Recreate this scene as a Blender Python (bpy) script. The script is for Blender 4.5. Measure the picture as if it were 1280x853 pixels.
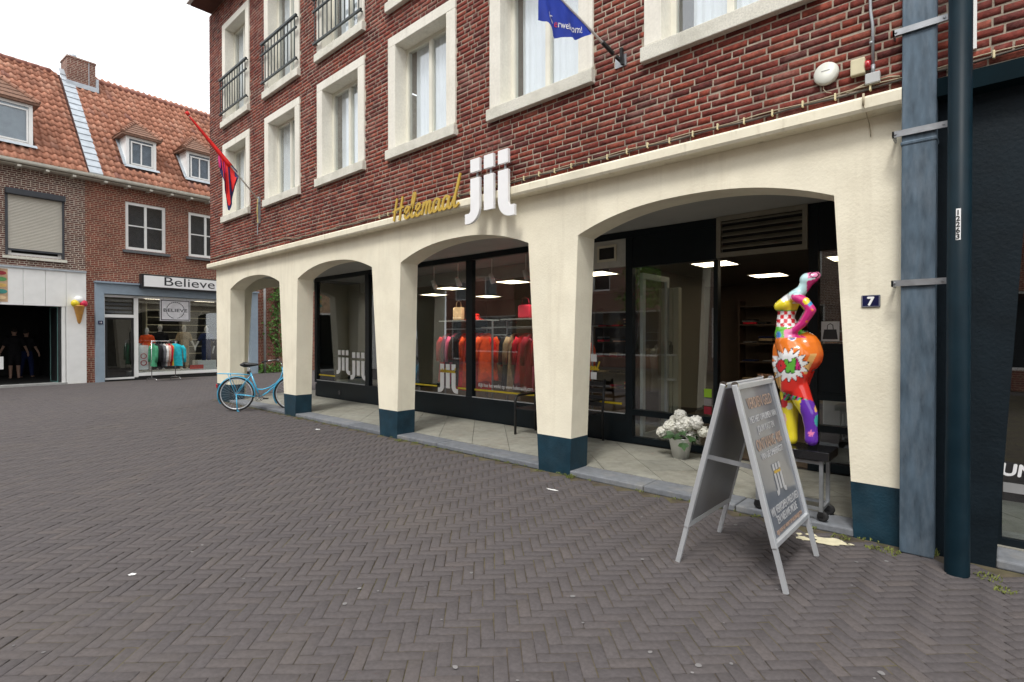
import bpy, bmesh, math, random
import numpy as np
from mathutils import Matrix, Vector
random.seed(7); rng = np.random.default_rng(7)
scn = bpy.context.scene
for o in list(bpy.data.objects): bpy.data.objects.remove(o)
COL = scn.collection
PI = math.pi; R = math.radians

# ------------------------------------------------------------------ camera, sky, sun, exposure
F_PX, CX, CY, CAM_H = 665.0, 640.0, 426.5, 1.58
YAW = math.atan(F_PX / 735.0); PITCH = math.atan(5.5 / F_PX)
cam_d = bpy.data.cameras.new('camera'); cam = bpy.data.objects.new('camera', cam_d); COL.objects.link(cam)
cam.location = (0, 0, CAM_H); cam.rotation_euler = (PI / 2 - PITCH, 0, YAW)
cam_d.sensor_width = 36.0; cam_d.lens = 36.0 * F_PX / 1280.0; cam_d.clip_start = 0.05; cam_d.clip_end = 2000
scn.camera = cam

SUN_EL, SUN_AZ = R(56), R(160)          # azimuth measured from +y clockwise: light comes from the street side
world = bpy.data.worlds.new('World'); scn.world = world; world.use_nodes = True
nt = world.node_tree; nt.nodes.clear()
sky = nt.nodes.new('ShaderNodeTexSky'); sky.sky_type = 'NISHITA'; sky.sun_disc = False
sky.sun_elevation = SUN_EL; sky.sun_rotation = SUN_AZ; sky.dust_density = 4.0
hs = nt.nodes.new('ShaderNodeHueSaturation'); hs.inputs['Saturation'].default_value = 0.25
mx = nt.nodes.new('ShaderNodeMix'); mx.data_type = 'RGBA'; mx.inputs['Factor'].default_value = 0.88
mx.inputs['B'].default_value = (9.7, 9.9, 10.1, 1)
bg = nt.nodes.new('ShaderNodeBackground'); bg.inputs['Strength'].default_value = 0.115
wo = nt.nodes.new('ShaderNodeOutputWorld')
nt.links.new(sky.outputs[0], hs.inputs['Color']); nt.links.new(hs.outputs[0], mx.inputs['A'])
nt.links.new(mx.outputs['Result'], bg.inputs['Color']); nt.links.new(bg.outputs[0], wo.inputs['Surface'])
sun_d = bpy.data.lights.new('sun', 'SUN'); sun_d.energy = 1.5; sun_d.angle = R(14); sun_d.color = (1.0, 0.97, 0.93)
sun = bpy.data.objects.new('sun', sun_d); COL.objects.link(sun)
sv = Vector((math.sin(SUN_AZ) * math.cos(SUN_EL), math.cos(SUN_AZ) * math.cos(SUN_EL), math.sin(SUN_EL)))
sun.rotation_euler = (-sv).to_track_quat('-Z', 'Y').to_euler(); sun.location = (0, -5, 30)
scn.render.engine = 'CYCLES'
scn.view_settings.view_transform = 'Standard'; scn.view_settings.look = 'None'
scn.view_settings.gamma = 1.0; scn.view_settings.use_curve_mapping = False; scn.view_settings.exposure = 0.60
scn.render.resolution_x = 1024; scn.render.resolution_y = 682
scn.cycles.transparent_max_bounces = 16; scn.cycles.max_bounces = 8

# ------------------------------------------------------------------ pixel -> place helpers
_fw = np.array([-math.sin(YAW) * math.cos(PITCH), math.cos(YAW) * math.cos(PITCH), -math.sin(PITCH)])
_rt = np.array([math.cos(YAW), math.sin(YAW), 0.0]); _up = np.cross(_rt, _fw); _c0 = np.array([0, 0, CAM_H])
def ray(x, y): return _fw + _rt * (x - CX) / F_PX - _up * (y - CY) / F_PX
def at_y(x, y, Y): d = ray(x, y); return _c0 + d * (Y / d[1])
def at_z(x, y, z=0.0): d = ray(x, y); return _c0 + d * ((z - CAM_H) / d[2])
def proj(p):
    v = np.asarray(p, float) - _c0; z = v @ _fw
    return CX + F_PX * (v @ _rt) / z, CY - F_PX * (v @ _up) / z, z

# ------------------------------------------------------------------ materials
MATS = {}
def _new(name):
    m = bpy.data.materials.new(name); m.use_nodes = True
    n = m.node_tree.nodes; n.clear()
    out = n.new('ShaderNodeOutputMaterial'); b = n.new('ShaderNodeBsdfPrincipled')
    m.node_tree.links.new(b.outputs[0], out.inputs[0])
    return m, m.node_tree, b, out
def N(t, kind, **kw):
    n = t.nodes.new(kind)
    for k, v in kw.items():
        if k in n.inputs.keys(): n.inputs[k].default_value = v
        else: setattr(n, k, v)
    return n
def ramp(t, stops, interp='LINEAR'):
    r = t.nodes.new('ShaderNodeValToRGB'); r.color_ramp.interpolation = interp
    e = r.color_ramp.elements
    while len(e) < len(stops): e.new(0.5)
    for i, (p, c) in enumerate(stops): e[i].position = p; e[i].color = (*c, 1) if len(c) == 3 else c
    return r
def mat(name, col, rough=0.6, metal=0.0, var=0.12, scale=6.0, bump=0.0, bscale=60.0, spec=0.5, coat=0.0, dirt=None, dirt_amt=0.0, dirt_scale=1.5):
    if name in MATS: return MATS[name]
    m, t, b, out = _new(name); L = t.links.new
    geo = N(t, 'ShaderNodeNewGeometry')
    no = N(t, 'ShaderNodeTexNoise', Scale=scale, Detail=6.0); L(geo.outputs['Position'], no.inputs['Vector'])
    lo = tuple(max(0, c * (1 - var)) for c in col); hi = tuple(min(1, c * (1 + var)) for c in col)
    rp = ramp(t, [(0.3, lo), (0.7, hi)]); L(no.outputs['Fac'], rp.inputs[0])
    src = rp.outputs[0]
    if dirt:
        n2 = N(t, 'ShaderNodeTexNoise', Scale=dirt_scale, Detail=8.0, Roughness=0.7); L(geo.outputs['Position'], n2.inputs['Vector'])
        r2 = ramp(t, [(0.45, (0, 0, 0)), (0.75, (1, 1, 1))]); L(n2.outputs['Fac'], r2.inputs[0])
        mu = N(t, 'ShaderNodeMath', operation='MULTIPLY'); mu.inputs[1].default_value = dirt_amt; L(r2.outputs[0], mu.inputs[0])
        mi = N(t, 'ShaderNodeMix', data_type='RGBA'); mi.inputs['B'].default_value = (*dirt, 1)
        L(mu.outputs[0], mi.inputs['Factor']); L(src, mi.inputs['A']); src = mi.outputs['Result']
    L(src, b.inputs['Base Color'])
    b.inputs['Roughness'].default_value = rough; b.inputs['Metallic'].default_value = metal
    b.inputs['Specular IOR Level'].default_value = spec; b.inputs['Coat Weight'].default_value = coat
    if rough > 0.15:
        rr = N(t, 'ShaderNodeMapRange'); rr.inputs['To Min'].default_value = rough - 0.08; rr.inputs['To Max'].default_value = min(1, rough + 0.1)
        L(no.outputs['Fac'], rr.inputs['Value']); L(rr.outputs[0], b.inputs['Roughness'])
    if bump:
        nb = N(t, 'ShaderNodeTexNoise', Scale=bscale, Detail=4.0); L(geo.outputs['Position'], nb.inputs['Vector'])
        bp = N(t, 'ShaderNodeBump', Strength=bump, Distance=0.01); L(nb.outputs['Fac'], bp.inputs['Height']); L(bp.outputs[0], b.inputs['Normal'])
    MATS[name] = m; return m
def emis(name, col, s):
    m, t, b, out = _new(name); e = N(t, 'ShaderNodeEmission', Strength=s); e.inputs[0].default_value = (*col, 1)
    t.links.new(e.outputs[0], out.inputs[0]); MATS[name] = m; return m
def glass(name, tint=(0.93, 0.95, 0.95), ior=1.5):
    m, t, b, out = _new(name); t.nodes.remove(b); L = t.links.new
    tr = N(t, 'ShaderNodeBsdfTransparent'); tr.inputs[0].default_value = (*tint, 1)
    gl = N(t, 'ShaderNodeBsdfGlossy', Roughness=0.0); gl.inputs[0].default_value = (1, 1, 1, 1)
    lw = N(t, 'ShaderNodeLayerWeight', Blend=0.5); ms = N(t, 'ShaderNodeMixShader')       # thin pane: Schlick from the facing angle
    pw = N(t, 'ShaderNodeMath', operation='POWER'); pw.inputs[1].default_value = 5.0; L(lw.outputs['Facing'], pw.inputs[0])
    f0 = ((ior - 1) / (ior + 1)) ** 2
    mr = N(t, 'ShaderNodeMapRange'); mr.inputs['To Min'].default_value = f0; mr.inputs['To Max'].default_value = 1.0; L(pw.outputs[0], mr.inputs['Value'])
    L(mr.outputs[0], ms.inputs[0]); L(tr.outputs[0], ms.inputs[1]); L(gl.outputs[0], ms.inputs[2]); L(ms.outputs[0], out.inputs[0])
    MATS[name] = m; return m
def piece_mat(name, stops, noise_amt=0.35, nscale=25.0, rough=0.85, bump=0.35, bscale=90.0, patch=None, patch_scale=0.8, patch_amt=0.5):
    """colour of single pieces: attribute 'rnd' (joined pieces) plus the object's own random number (single pieces)"""
    m, t, b, out = _new(name); L = t.links.new
    at = N(t, 'ShaderNodeAttribute', attribute_name='rnd'); oi = N(t, 'ShaderNodeObjectInfo')
    ad = N(t, 'ShaderNodeMath', operation='ADD'); L(at.outputs['Fac'], ad.inputs[0]); L(oi.outputs['Random'], ad.inputs[1])
    fr = N(t, 'ShaderNodeMath', operation='FRACT'); L(ad.outputs[0], fr.inputs[0])
    rp = ramp(t, stops); L(fr.outputs[0], rp.inputs[0])
    geo = N(t, 'ShaderNodeNewGeometry')
    no = N(t, 'ShaderNodeTexNoise', Scale=nscale, Detail=8.0, Roughness=0.65); L(geo.outputs['Position'], no.inputs['Vector'])
    mr = N(t, 'ShaderNodeMapRange'); mr.inputs['From Min'].default_value = 0.3; mr.inputs['From Max'].default_value = 0.7
    mr.inputs['To Min'].default_value = 1 - noise_amt; mr.inputs['To Max'].default_value = 1 + noise_amt; L(no.outputs['Fac'], mr.inputs['Value'])
    vm = N(t, 'ShaderNodeVectorMath', operation='SCALE'); L(rp.outputs[0], vm.inputs[0]); L(mr.outputs[0], vm.inputs['Scale'])
    src = vm.outputs[0]
    if patch:
        n2 = N(t, 'ShaderNodeTexNoise', Scale=patch_scale, Detail=10.0, Roughness=0.75); L(geo.outputs['Position'], n2.inputs['Vector'])
        r2 = ramp(t, [(0.52, (0, 0, 0)), (0.72, (1, 1, 1))]); L(n2.outputs['Fac'], r2.inputs[0])
        mu = N(t, 'ShaderNodeMath', operation='MULTIPLY'); mu.inputs[1].default_value = patch_amt; L(r2.outputs[0], mu.inputs[0])
        mi = N(t, 'ShaderNodeMix', data_type='RGBA'); mi.inputs['B'].default_value = (*patch, 1)
        L(mu.outputs[0], mi.inputs['Factor']); L(src, mi.inputs['A']); src = mi.outputs['Result']
    L(src, b.inputs['Base Color']); b.inputs['Roughness'].default_value = rough; b.inputs['Specular IOR Level'].default_value = 0.3
    nb = N(t, 'ShaderNodeTexNoise', Scale=bscale, Detail=5.0); L(geo.outputs['Position'], nb.inputs['Vector'])
    bp = N(t, 'ShaderNodeBump', Strength=bump, Distance=0.006); L(nb.outputs['Fac'], bp.inputs['Height']); L(bp.outputs[0], b.inputs['Normal'])
    MATS[name] = m; return m
def brick_tex(name, c1, c2, mortar, bw=0.22, bh=0.065, msize=0.011):
    m, t, b, out = _new(name); L = t.links.new
    tc = N(t, 'ShaderNodeTexCoord'); sp = N(t, 'ShaderNodeSeparateXYZ'); L(tc.outputs['Object'], sp.inputs[0])
    sm = N(t, 'ShaderNodeMath', operation='ADD'); L(sp.outputs['X'], sm.inputs[0]); L(sp.outputs['Y'], sm.inputs[1])
    cb = N(t, 'ShaderNodeCombineXYZ'); L(sm.outputs[0], cb.inputs['X']); L(sp.outputs['Z'], cb.inputs['Y'])
    br = N(t, 'ShaderNodeTexBrick', Scale=1.0); br.offset = 0.5; br.squash = 0.5; br.squash_frequency = 3
    br.inputs['Brick Width'].default_value = bw; br.inputs['Row Height'].default_value = bh; br.inputs['Mortar Size'].default_value = msize
    br.inputs['Mortar Smooth'].default_value = 0.2; br.inputs['Bias'].default_value = 0.0
    br.inputs['Color1'].default_value = (*c1, 1); br.inputs['Color2'].default_value = (*c2, 1); br.inputs['Mortar'].default_value = (*mortar, 1)
    L(cb.outputs[0], br.inputs['Vector'])
    geo = N(t, 'ShaderNodeNewGeometry'); no = N(t, 'ShaderNodeTexNoise', Scale=1.2, Detail=9.0, Roughness=0.7); L(geo.outputs['Position'], no.inputs['Vector'])
    mr = N(t, 'ShaderNodeMapRange'); mr.inputs['From Min'].default_value = 0.3; mr.inputs['From Max'].default_value = 0.7
    mr.inputs['To Min'].default_value = 0.7; mr.inputs['To Max'].default_value = 1.35; L(no.outputs['Fac'], mr.inputs['Value'])
    vm = N(t, 'ShaderNodeVectorMath', operation='SCALE'); L(br.outputs['Color'], vm.inputs[0]); L(mr.outputs[0], vm.inputs['Scale'])
    L(vm.outputs[0], b.inputs['Base Color']); b.inputs['Roughness'].default_value = 0.88
    bp = N(t, 'ShaderNodeBump', Strength=0.6, Distance=0.01, invert=True); L(br.outputs['Fac'], bp.inputs['Height']); L(bp.outputs[0], b.inputs['Normal'])
    MATS[name] = m; return m
def vcol_mat(name, rough=0.2, coat=0.6):
    m, t, b, out = _new(name); a = N(t, 'ShaderNodeAttribute', attribute_name='Col')
    t.links.new(a.outputs['Color'], b.inputs['Base Color']); b.inputs['Roughness'].default_value = rough; b.inputs['Coat Weight'].default_value = coat
    MATS[name] = m; return m

cream = mat('cream_stucco', (0.89, 0.83, 0.66), 0.8, var=0.05, scale=2.0, bump=0.26, bscale=45, dirt=(0.50, 0.42, 0.28), dirt_amt=0.25, dirt_scale=1.7)
def add_streaks(m, col, amt, sc=(6, 6, 0.45)):
    t = m.node_tree; b = [n for n in t.nodes if n.type == 'BSDF_PRINCIPLED'][0]; lk = b.inputs['Base Color'].links[0]; src = lk.from_socket
    geo = N(t, 'ShaderNodeNewGeometry'); mp = N(t, 'ShaderNodeMapping'); mp.inputs['Scale'].default_value = sc; t.links.new(geo.outputs['Position'], mp.inputs['Vector'])
    no = N(t, 'ShaderNodeTexNoise', Scale=1.0, Detail=7.0, Roughness=0.65); t.links.new(mp.outputs[0], no.inputs['Vector'])
    r_ = ramp(t, [(0.55, (0, 0, 0)), (0.74, (amt, amt, amt))]); t.links.new(no.outputs['Fac'], r_.inputs[0])
    mi = N(t, 'ShaderNodeMix', data_type='RGBA'); mi.inputs['B'].default_value = (*col, 1); t.links.new(r_.outputs[0], mi.inputs['Factor']); t.links.new(src, mi.inputs['A']); t.links.new(mi.outputs['Result'], b.inputs['Base Color'])
add_streaks(cream, (0.48, 0.41, 0.29), 0.22)
band_m = mat('cream_band', (0.86, 0.80, 0.63), 0.65, var=0.05, scale=3.0, bump=0.15, bscale=30, dirt=(0.42, 0.33, 0.18), dirt_amt=0.3, dirt_scale=2.5)
stone_m = mat('pale_concrete', (0.82, 0.79, 0.70), 0.8, var=0.06, scale=30, bump=0.25, bscale=150, dirt=(0.50, 0.47, 0.38), dirt_amt=0.3, dirt_scale=2.2)
add_streaks(band_m, (0.34, 0.27, 0.17), 0.5, (9, 9, 1.5))
sill_m = mat('sill_concrete', (0.74, 0.72, 0.63), 0.85, var=0.14, scale=70, bump=0.4, bscale=180, dirt=(0.3, 0.29, 0.22), dirt_amt=0.5, dirt_scale=3)
plinth_m = mat('dark_blue_paint', (0.009, 0.036, 0.056), 0.5, var=0.3, scale=5, bump=0.35, bscale=50, dirt=(0.035, 0.065, 0.085), dirt_amt=0.4, dirt_scale=6, spec=0.35)
navy_m = mat('navy_frame_paint', (0.0035, 0.0085, 0.012), 0.4, var=0.2, scale=8, spec=0.3)
navy_wall = mat('navy_stucco', (0.005, 0.011, 0.016), 0.6, var=0.2, scale=5, bump=0.3, bscale=40, spec=0.22)
white_m = mat('white_paint', (0.85, 0.85, 0.83), 0.45, var=0.04, scale=4)
offwhite_m = mat('offwhite_frame', (0.76, 0.74, 0.64), 0.45, var=0.05, scale=4)
add_streaks(stone_m, (0.40, 0.37, 0.30), 0.35)
mortar_m = mat('mortar', (0.43, 0.37, 0.29), 0.95, var=0.22, scale=9, bump=0.5, bscale=120, dirt=(0.15, 0.10, 0.08), dirt_amt=0.85, dirt_scale=3.2)
brick_m = piece_mat('red_brick', [(0.0, (0.105, 0.023, 0.018)), (0.22, (0.150, 0.029, 0.021)), (0.5, (0.188, 0.037, 0.025)), (0.72, (0.225, 0.048, 0.028)), (0.86, (0.25, 0.070, 0.046)), (0.93, (0.085, 0.021, 0.018)), (1.0, (0.125, 0.026, 0.021))],
                    0.5, 26, bump=0.7, bscale=70, patch=(0.34, 0.20, 0.17), patch_scale=2.1, patch_amt=0.6)
add_streaks(brick_m, (0.07, 0.035, 0.03), 0.55, (3.5, 3.5, 0.5))
paver_m = piece_mat('paver_brick', [(0.0, (0.089, 0.079, 0.080)), (0.4, (0.094, 0.083, 0.083)), (0.85, (0.099, 0.087, 0.086)), (0.97, (0.108, 0.093, 0.089)), (1.0, (0.088, 0.078, 0.079))],
                    0.18, 40, rough=0.92, bump=0.25, bscale=160, patch=(0.118, 0.101, 0.089), patch_scale=0.6, patch_amt=0.55)
sand_m = mat('joint_sand', (0.075, 0.058, 0.040), 0.95, var=0.5, scale=9, dirt=(0.13, 0.12, 0.04), dirt_amt=0.8, dirt_scale=2.2)
ground_m = mat('street_ground', (0.12, 0.104, 0.10), 0.9, var=0.12, scale=3)
tile_m = piece_mat('arcade_tile', [(0.0, (0.27, 0.265, 0.225)), (0.5, (0.32, 0.315, 0.27)), (1.0, (0.295, 0.285, 0.24))], 0.2, 9, rough=0.55, bump=0.08, patch=(0.16, 0.15, 0.11), patch_scale=2.2, patch_amt=0.6)
kerb_m = piece_mat('blue_stone', [(0.0, (0.15, 0.16, 0.175)), (1.0, (0.20, 0.21, 0.225))], 0.2, 14, rough=0.7, bump=0.2, patch=(0.33, 0.31, 0.27), patch_scale=2.5, patch_amt=0.6)
zinc_m = mat('zinc', (0.085, 0.125, 0.165), 0.55, 0.3, var=0.35, scale=5, bump=0.1, bscale=12, dirt=(0.24, 0.29, 0.34), dirt_amt=0.5, dirt_scale=3)
for n_ in [n for n in zinc_m.node_tree.nodes if n.type == 'TEX_NOISE' and n.inputs['Scale'].default_value < 6]:      # streaks run down the pipe
    mp = zinc_m.node_tree.nodes.new('ShaderNodeMapping'); mp.inputs['Scale'].default_value = (4, 4, 0.9)
    lk = n_.inputs['Vector'].links[0]; src_ = lk.from_socket; zinc_m.node_tree.links.remove(lk); zinc_m.node_tree.links.new(src_, mp.inputs['Vector']); zinc_m.node_tree.links.new(mp.outputs[0], n_.inputs['Vector'])
steel_m = mat('galvanised_steel', (0.42, 0.44, 0.46), 0.42, 0.75, var=0.12, scale=15)
alu_m = mat('aluminium', (0.62, 0.64, 0.66), 0.34, 0.45, var=0.05, scale=8)
chrome_m = mat('chrome', (0.7, 0.7, 0.7), 0.15, 1.0, var=0.02)
pole_m = mat('dark_teal_paint', (0.003, 0.014, 0.022), 0.45, var=0.15, scale=5, dirt=(0.010, 0.025, 0.034), dirt_amt=0.4, dirt_scale=9, spec=0.16)
black_m = mat('black_paint', (0.012, 0.012, 0.013), 0.45, var=0.15)
rubber_m = mat('black_rubber', (0.018, 0.018, 0.018), 0.75, var=0.2)
rail_m = mat('dark_green_rail', (0.012, 0.022, 0.024), 0.45, var=0.15)
gold_m = mat('mustard_letters', (0.56, 0.37, 0.05), 0.45, var=0.08)
lwhite_m = mat('white_letters', (0.90, 0.90, 0.90), 0.4, var=0.02)
cable_m = mat('cable_sheath', (0.06, 0.05, 0.04), 0.6, var=0.2); wire_m = mat('pale_wire', (0.45, 0.38, 0.26), 0.6, var=0.15)
clip_m = mat('cream_clip', (0.72, 0.63, 0.38), 0.5, var=0.1)
glass_m = glass('window_glass', (0.93,0.95,0.96), 2.1); shopglass_m = glass('shop_glass', (0.90, 0.93, 0.93), 1.9)
curtain_m = mat('sheer_curtain', (0.82, 0.84, 0.86), 0.9, var=0.05, scale=3)
room_m = mat('dim_room', (0.10, 0.10, 0.105), 0.9, var=0.2); dark_m = mat('dark_interior', (0.02, 0.019, 0.018), 0.9, var=0.2)
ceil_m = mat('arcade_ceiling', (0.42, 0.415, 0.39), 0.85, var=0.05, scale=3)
wood_floor = mat('shop_floor', (0.09, 0.06, 0.04), 0.5, var=0.25, scale=5); taupe_m = mat('taupe_wall', (0.075, 0.055, 0.042), 0.85, var=0.1)
beige_m = mat('beige_panel', (0.62, 0.58, 0.45), 0.6, var=0.08); lamp_m = emis('ceiling_lamp', (1.0, 0.84, 0.58), 6.0)

# ------------------------------------------------------------------ mesh builder
class MB:
    def __init__(s): s.v = []; s.f = []; s.n = 0
    def add(s, verts, faces):
        b = s.n; s.v.extend([tuple(map(float, p)) for p in verts]); s.n += len(verts)
        s.f.extend([tuple(i + b for i in f) for f in faces]); return s
    def box(s, x0, y0, z0, x1, y1, z1, M=None):
        p = [(x0,y0,z0),(x1,y0,z0),(x1,y1,z0),(x0,y1,z0),(x0,y0,z1),(x1,y0,z1),(x1,y1,z1),(x0,y1,z1)]
        if M is not None: p = [M @ Vector(q) for q in p]
        return s.add(p, [(0,3,2,1),(4,5,6,7),(0,1,5,4),(1,2,6,5),(2,3,7,6),(3,0,4,7)])
    def bar(s, a, b, w, h=None, up=(0,0,1)):
        a = Vector(a); b = Vector(b); h = w if h is None else h; d = (b - a).normalized(); u = Vector(up)
        if abs(d.dot(u)) > 0.95: u = Vector((0,1,0)) if abs(d.y) < 0.9 else Vector((1,0,0))
        sx = d.cross(u).normalized() * w / 2; sz = sx.cross(d).normalized() * h / 2
        p = [a-sx-sz, a+sx-sz, a+sx+sz, a-sx+sz, b-sx-sz, b+sx-sz, b+sx+sz, b-sx+sz]
        return s.add(p, [(0,1,2,3),(7,6,5,4),(0,4,5,1),(1,5,6,2),(2,6,7,3),(3,7,4,0)])
    def tube(s, path, r, n=8, cap=True):
        path = [Vector(p) for p in path]; k = len(path); rs = r if isinstance(r, (list, tuple)) else [r] * k
        vs = []; fs = []; u = None
        for i, p in enumerate(path):
            d = (path[min(i+1, k-1)] - path[max(i-1, 0)]).normalized()
            if u is None:
                u = d.cross(Vector((0,0,1)));
                if u.length < 0.1: u = d.cross(Vector((0,1,0)))
            u = (u - d * u.dot(d)).normalized(); w = d.cross(u)
            for j in range(n):
                a = 2 * PI * j / n; vs.append(p + u * math.cos(a) * rs[i] + w * math.sin(a) * rs[i])
        for i in range(k - 1):
            for j in range(n): fs.append((i*n+j, i*n+(j+1) % n, (i+1)*n+(j+1) % n, (i+1)*n+j))
        if cap: fs.append(tuple(range(n-1, -1, -1))); fs.append(tuple((k-1)*n+j for j in range(n)))
        return s.add(vs, fs)
    def lathe(s, prof, c=(0,0,0), n=20, M=None, cap=True):
        vs = []; fs = []
        for r, z in prof:
            for j in range(n):
                a = 2*PI*j/n; p = Vector((r*math.cos(a), r*math.sin(a), z))
                if M is not None: p = M @ p
                vs.append(p + Vector(c))
        k = len(prof)
        for i in range(k-1):
            for j in range(n): fs.append((i*n+j, i*n+(j+1) % n, (i+1)*n+(j+1) % n, (i+1)*n+j))
        if cap: fs.append(tuple(range(n-1, -1, -1))); fs.append(tuple((k-1)*n+j for j in range(n)))
        return s.add(vs, fs)
    def ell(s, c, r, n=12, m=8, M=None):
        r = (r, r, r) if not isinstance(r, (tuple, list)) else r; vs = []; fs = []
        for i in range(m + 1):
            th = PI * i / m
            for j in range(n):
                a = 2*PI*j/n; p = Vector((r[0]*math.sin(th)*math.cos(a), r[1]*math.sin(th)*math.sin(a), r[2]*math.cos(th)))
                if M is not None: p = M @ p
                vs.append(p + Vector(c))
        for i in range(m):
            for j in range(n): fs.append(((i+1)*n+j, (i+1)*n+(j+1) % n, i*n+(j+1) % n, i*n+j))
        return s.add(vs, fs)
    def prism(s, poly, a, b, axis='y'):
        """polygon in the plane across the axis, from a to b; axis y: (x,z); z: (x,y); x: (y,z)"""
        k = len(poly)
        def P(q, t): return (q[0], t, q[1]) if axis == 'y' else (q[0], q[1], t) if axis == 'z' else (t, q[0], q[1])
        return s.add([P(q, a) for q in poly] + [P(q, b) for q in poly],
                     [tuple(range(k)), tuple(range(2*k-1, k-1, -1))] + [(i, k+i, k+(i+1) % k, (i+1) % k) for i in range(k)])
    def mesh(s, name, smooth=False):
        me = bpy.data.meshes.new(name); me.from_pydata(s.v, [], s.f); me.update()
        bm = bmesh.new(); bm.from_mesh(me); bmesh.ops.recalc_face_normals(bm, faces=bm.faces); bm.to_mesh(me); bm.free()
        if smooth: me.polygons.foreach_set('use_smooth', [True] * len(me.polygons))
        return me
FR = {}   # thing -> world matrix
def thing(name, label, cat, loc=(0,0,0), rz=0.0, group=None):
    o = bpy.data.objects.new(name, None); COL.objects.link(o); o.location = loc; o.rotation_euler = (0, 0, rz)
    o.empty_display_size = 0.2; o['label'] = label; o['category'] = cat
    if group: o['group'] = group
    FR[o.name] = Matrix.Translation(loc) @ Matrix.Rotation(rz, 4, 'Z'); return o
def tag(o, label, cat, group=None):
    o['label'] = label; o['category'] = cat
    if group: o['group'] = group
    return o
def put(name, me, m, parent=None, loc=(0,0,0)):
    o = bpy.data.objects.new(name, me); COL.objects.link(o); o.location = loc
    if m is not None and not me.materials: me.materials.append(m)
    if parent is not None:
        o.parent = parent
        if parent.name in FR: FR[o.name] = FR[parent.name]
    return o
def build(mb, name, m, parent=None, smooth=False, world=True, bevel=0.0):
    """verts in world coordinates by default (turned into the thing's own frame); world=False: already local"""
    if parent is not None and world and parent.name in FR:
        Mi = FR[parent.name].inverted(); mb.v = [tuple(Mi @ Vector(p)) for p in mb.v]
    o = put(name, mb.mesh(name, smooth), m, parent)
    if bevel:
        b = o.modifiers.new('bevel', 'BEVEL'); b.width = bevel; b.segments = 2; b.limit_method = 'ANGLE'
    return o
def single(mb, name, m, label, cat, group=None, smooth=False, bevel=0.0, base=None):
    """a thing that is one mesh, its origin at its base"""
    a = np.array(mb.v); c = base if base is not None else ((a[:,0].min()+a[:,0].max())/2, (a[:,1].min()+a[:,1].max())/2, a[:,2].min())
    mb.v = [tuple(p) for p in (a - np.array(c))]
    o = put(name, mb.mesh(name, smooth), m, None, c); tag(o, label, cat, group)
    FR[o.name] = Matrix.Translation(c)
    if bevel:
        b = o.modifiers.new('bevel', 'BEVEL'); b.width = bevel; b.segments = 2; b.limit_method = 'ANGLE'
    return o
def structure(o): o['kind'] = 'structure'; return o
def copy_tree(o, parent=None):
    c = o.copy(); COL.objects.link(c); c.parent = parent
    for ch in list(o.children): copy_tree(ch, c)
    return c
def wall_holes(mb, x0, x1, z0, z1, holes, y, depth):
    """vertical wall in plane y with rectangular holes (xa,xb,za,zb); reveals go back to y+depth"""
    xs = sorted({x0, x1, *[v for h in holes for v in h[:2] if x0 < v < x1]}); zs = sorted({z0, z1, *[v for h in holes for v in h[2:] if z0 < v < z1]})
    def solid(i, j):
        if i < 0 or j < 0 or i >= len(xs)-1 or j >= len(zs)-1: return False
        cx = (xs[i]+xs[i+1])/2; cz = (zs[j]+zs[j+1])/2
        return not any(h[0] < cx < h[1] and h[2] < cz < h[3] for h in holes)
    Y = y + depth
    for i in range(len(xs)-1):
        for j in range(len(zs)-1):
            if not solid(i, j): continue
            a, b, c, d = xs[i], xs[i+1], zs[j], zs[j+1]
            mb.add([(a,y,c),(b,y,c),(b,y,d),(a,y,d)], [(0,1,2,3)]); mb.add([(a,Y,c),(b,Y,c),(b,Y,d),(a,Y,d)], [(3,2,1,0)])
            if not solid(i-1, j): mb.add([(a,y,c),(a,Y,c),(a,Y,d),(a,y,d)], [(3,2,1,0)])
            if not solid(i+1, j): mb.add([(b,y,c),(b,Y,c),(b,Y,d),(b,y,d)], [(0,1,2,3)])
            if not solid(i, j-1): mb.add([(a,y,c),(b,y,c),(b,Y,c),(a,Y,c)], [(3,2,1,0)])
            if not solid(i, j+1): mb.add([(a,y,d),(b,y,d),(b,Y,d),(a,Y,d)], [(0,1,2,3)])
    return mb
def pieces_mesh(name, V, Fc, rnd):
    """V (n,k,3), Fc faces of one piece, rnd (n,)"""
    n, k, _ = V.shape; me = bpy.data.meshes.new(name)
    faces = (np.array(Fc)[None, :, :] + (np.arange(n) * k)[:, None, None]).reshape(-1, len(Fc[0]))
    me.vertices.add(n * k); me.vertices.foreach_set('co', V.reshape(-1).astype(np.float32))
    nl = faces.size; me.loops.add(nl); me.loops.foreach_set('vertex_index', faces.reshape(-1).astype(np.int32))
    me.polygons.add(len(faces)); me.polygons.foreach_set('loop_start', np.arange(0, nl, faces.shape[1], dtype=np.int32))
    a = me.attributes.new('rnd', 'FLOAT', 'FACE'); a.data.foreach_set('value', np.repeat(rnd, len(Fc)).astype(np.float32))
    me.update(calc_edges=True); me.validate(); return me
_text_cache = {}
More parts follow.
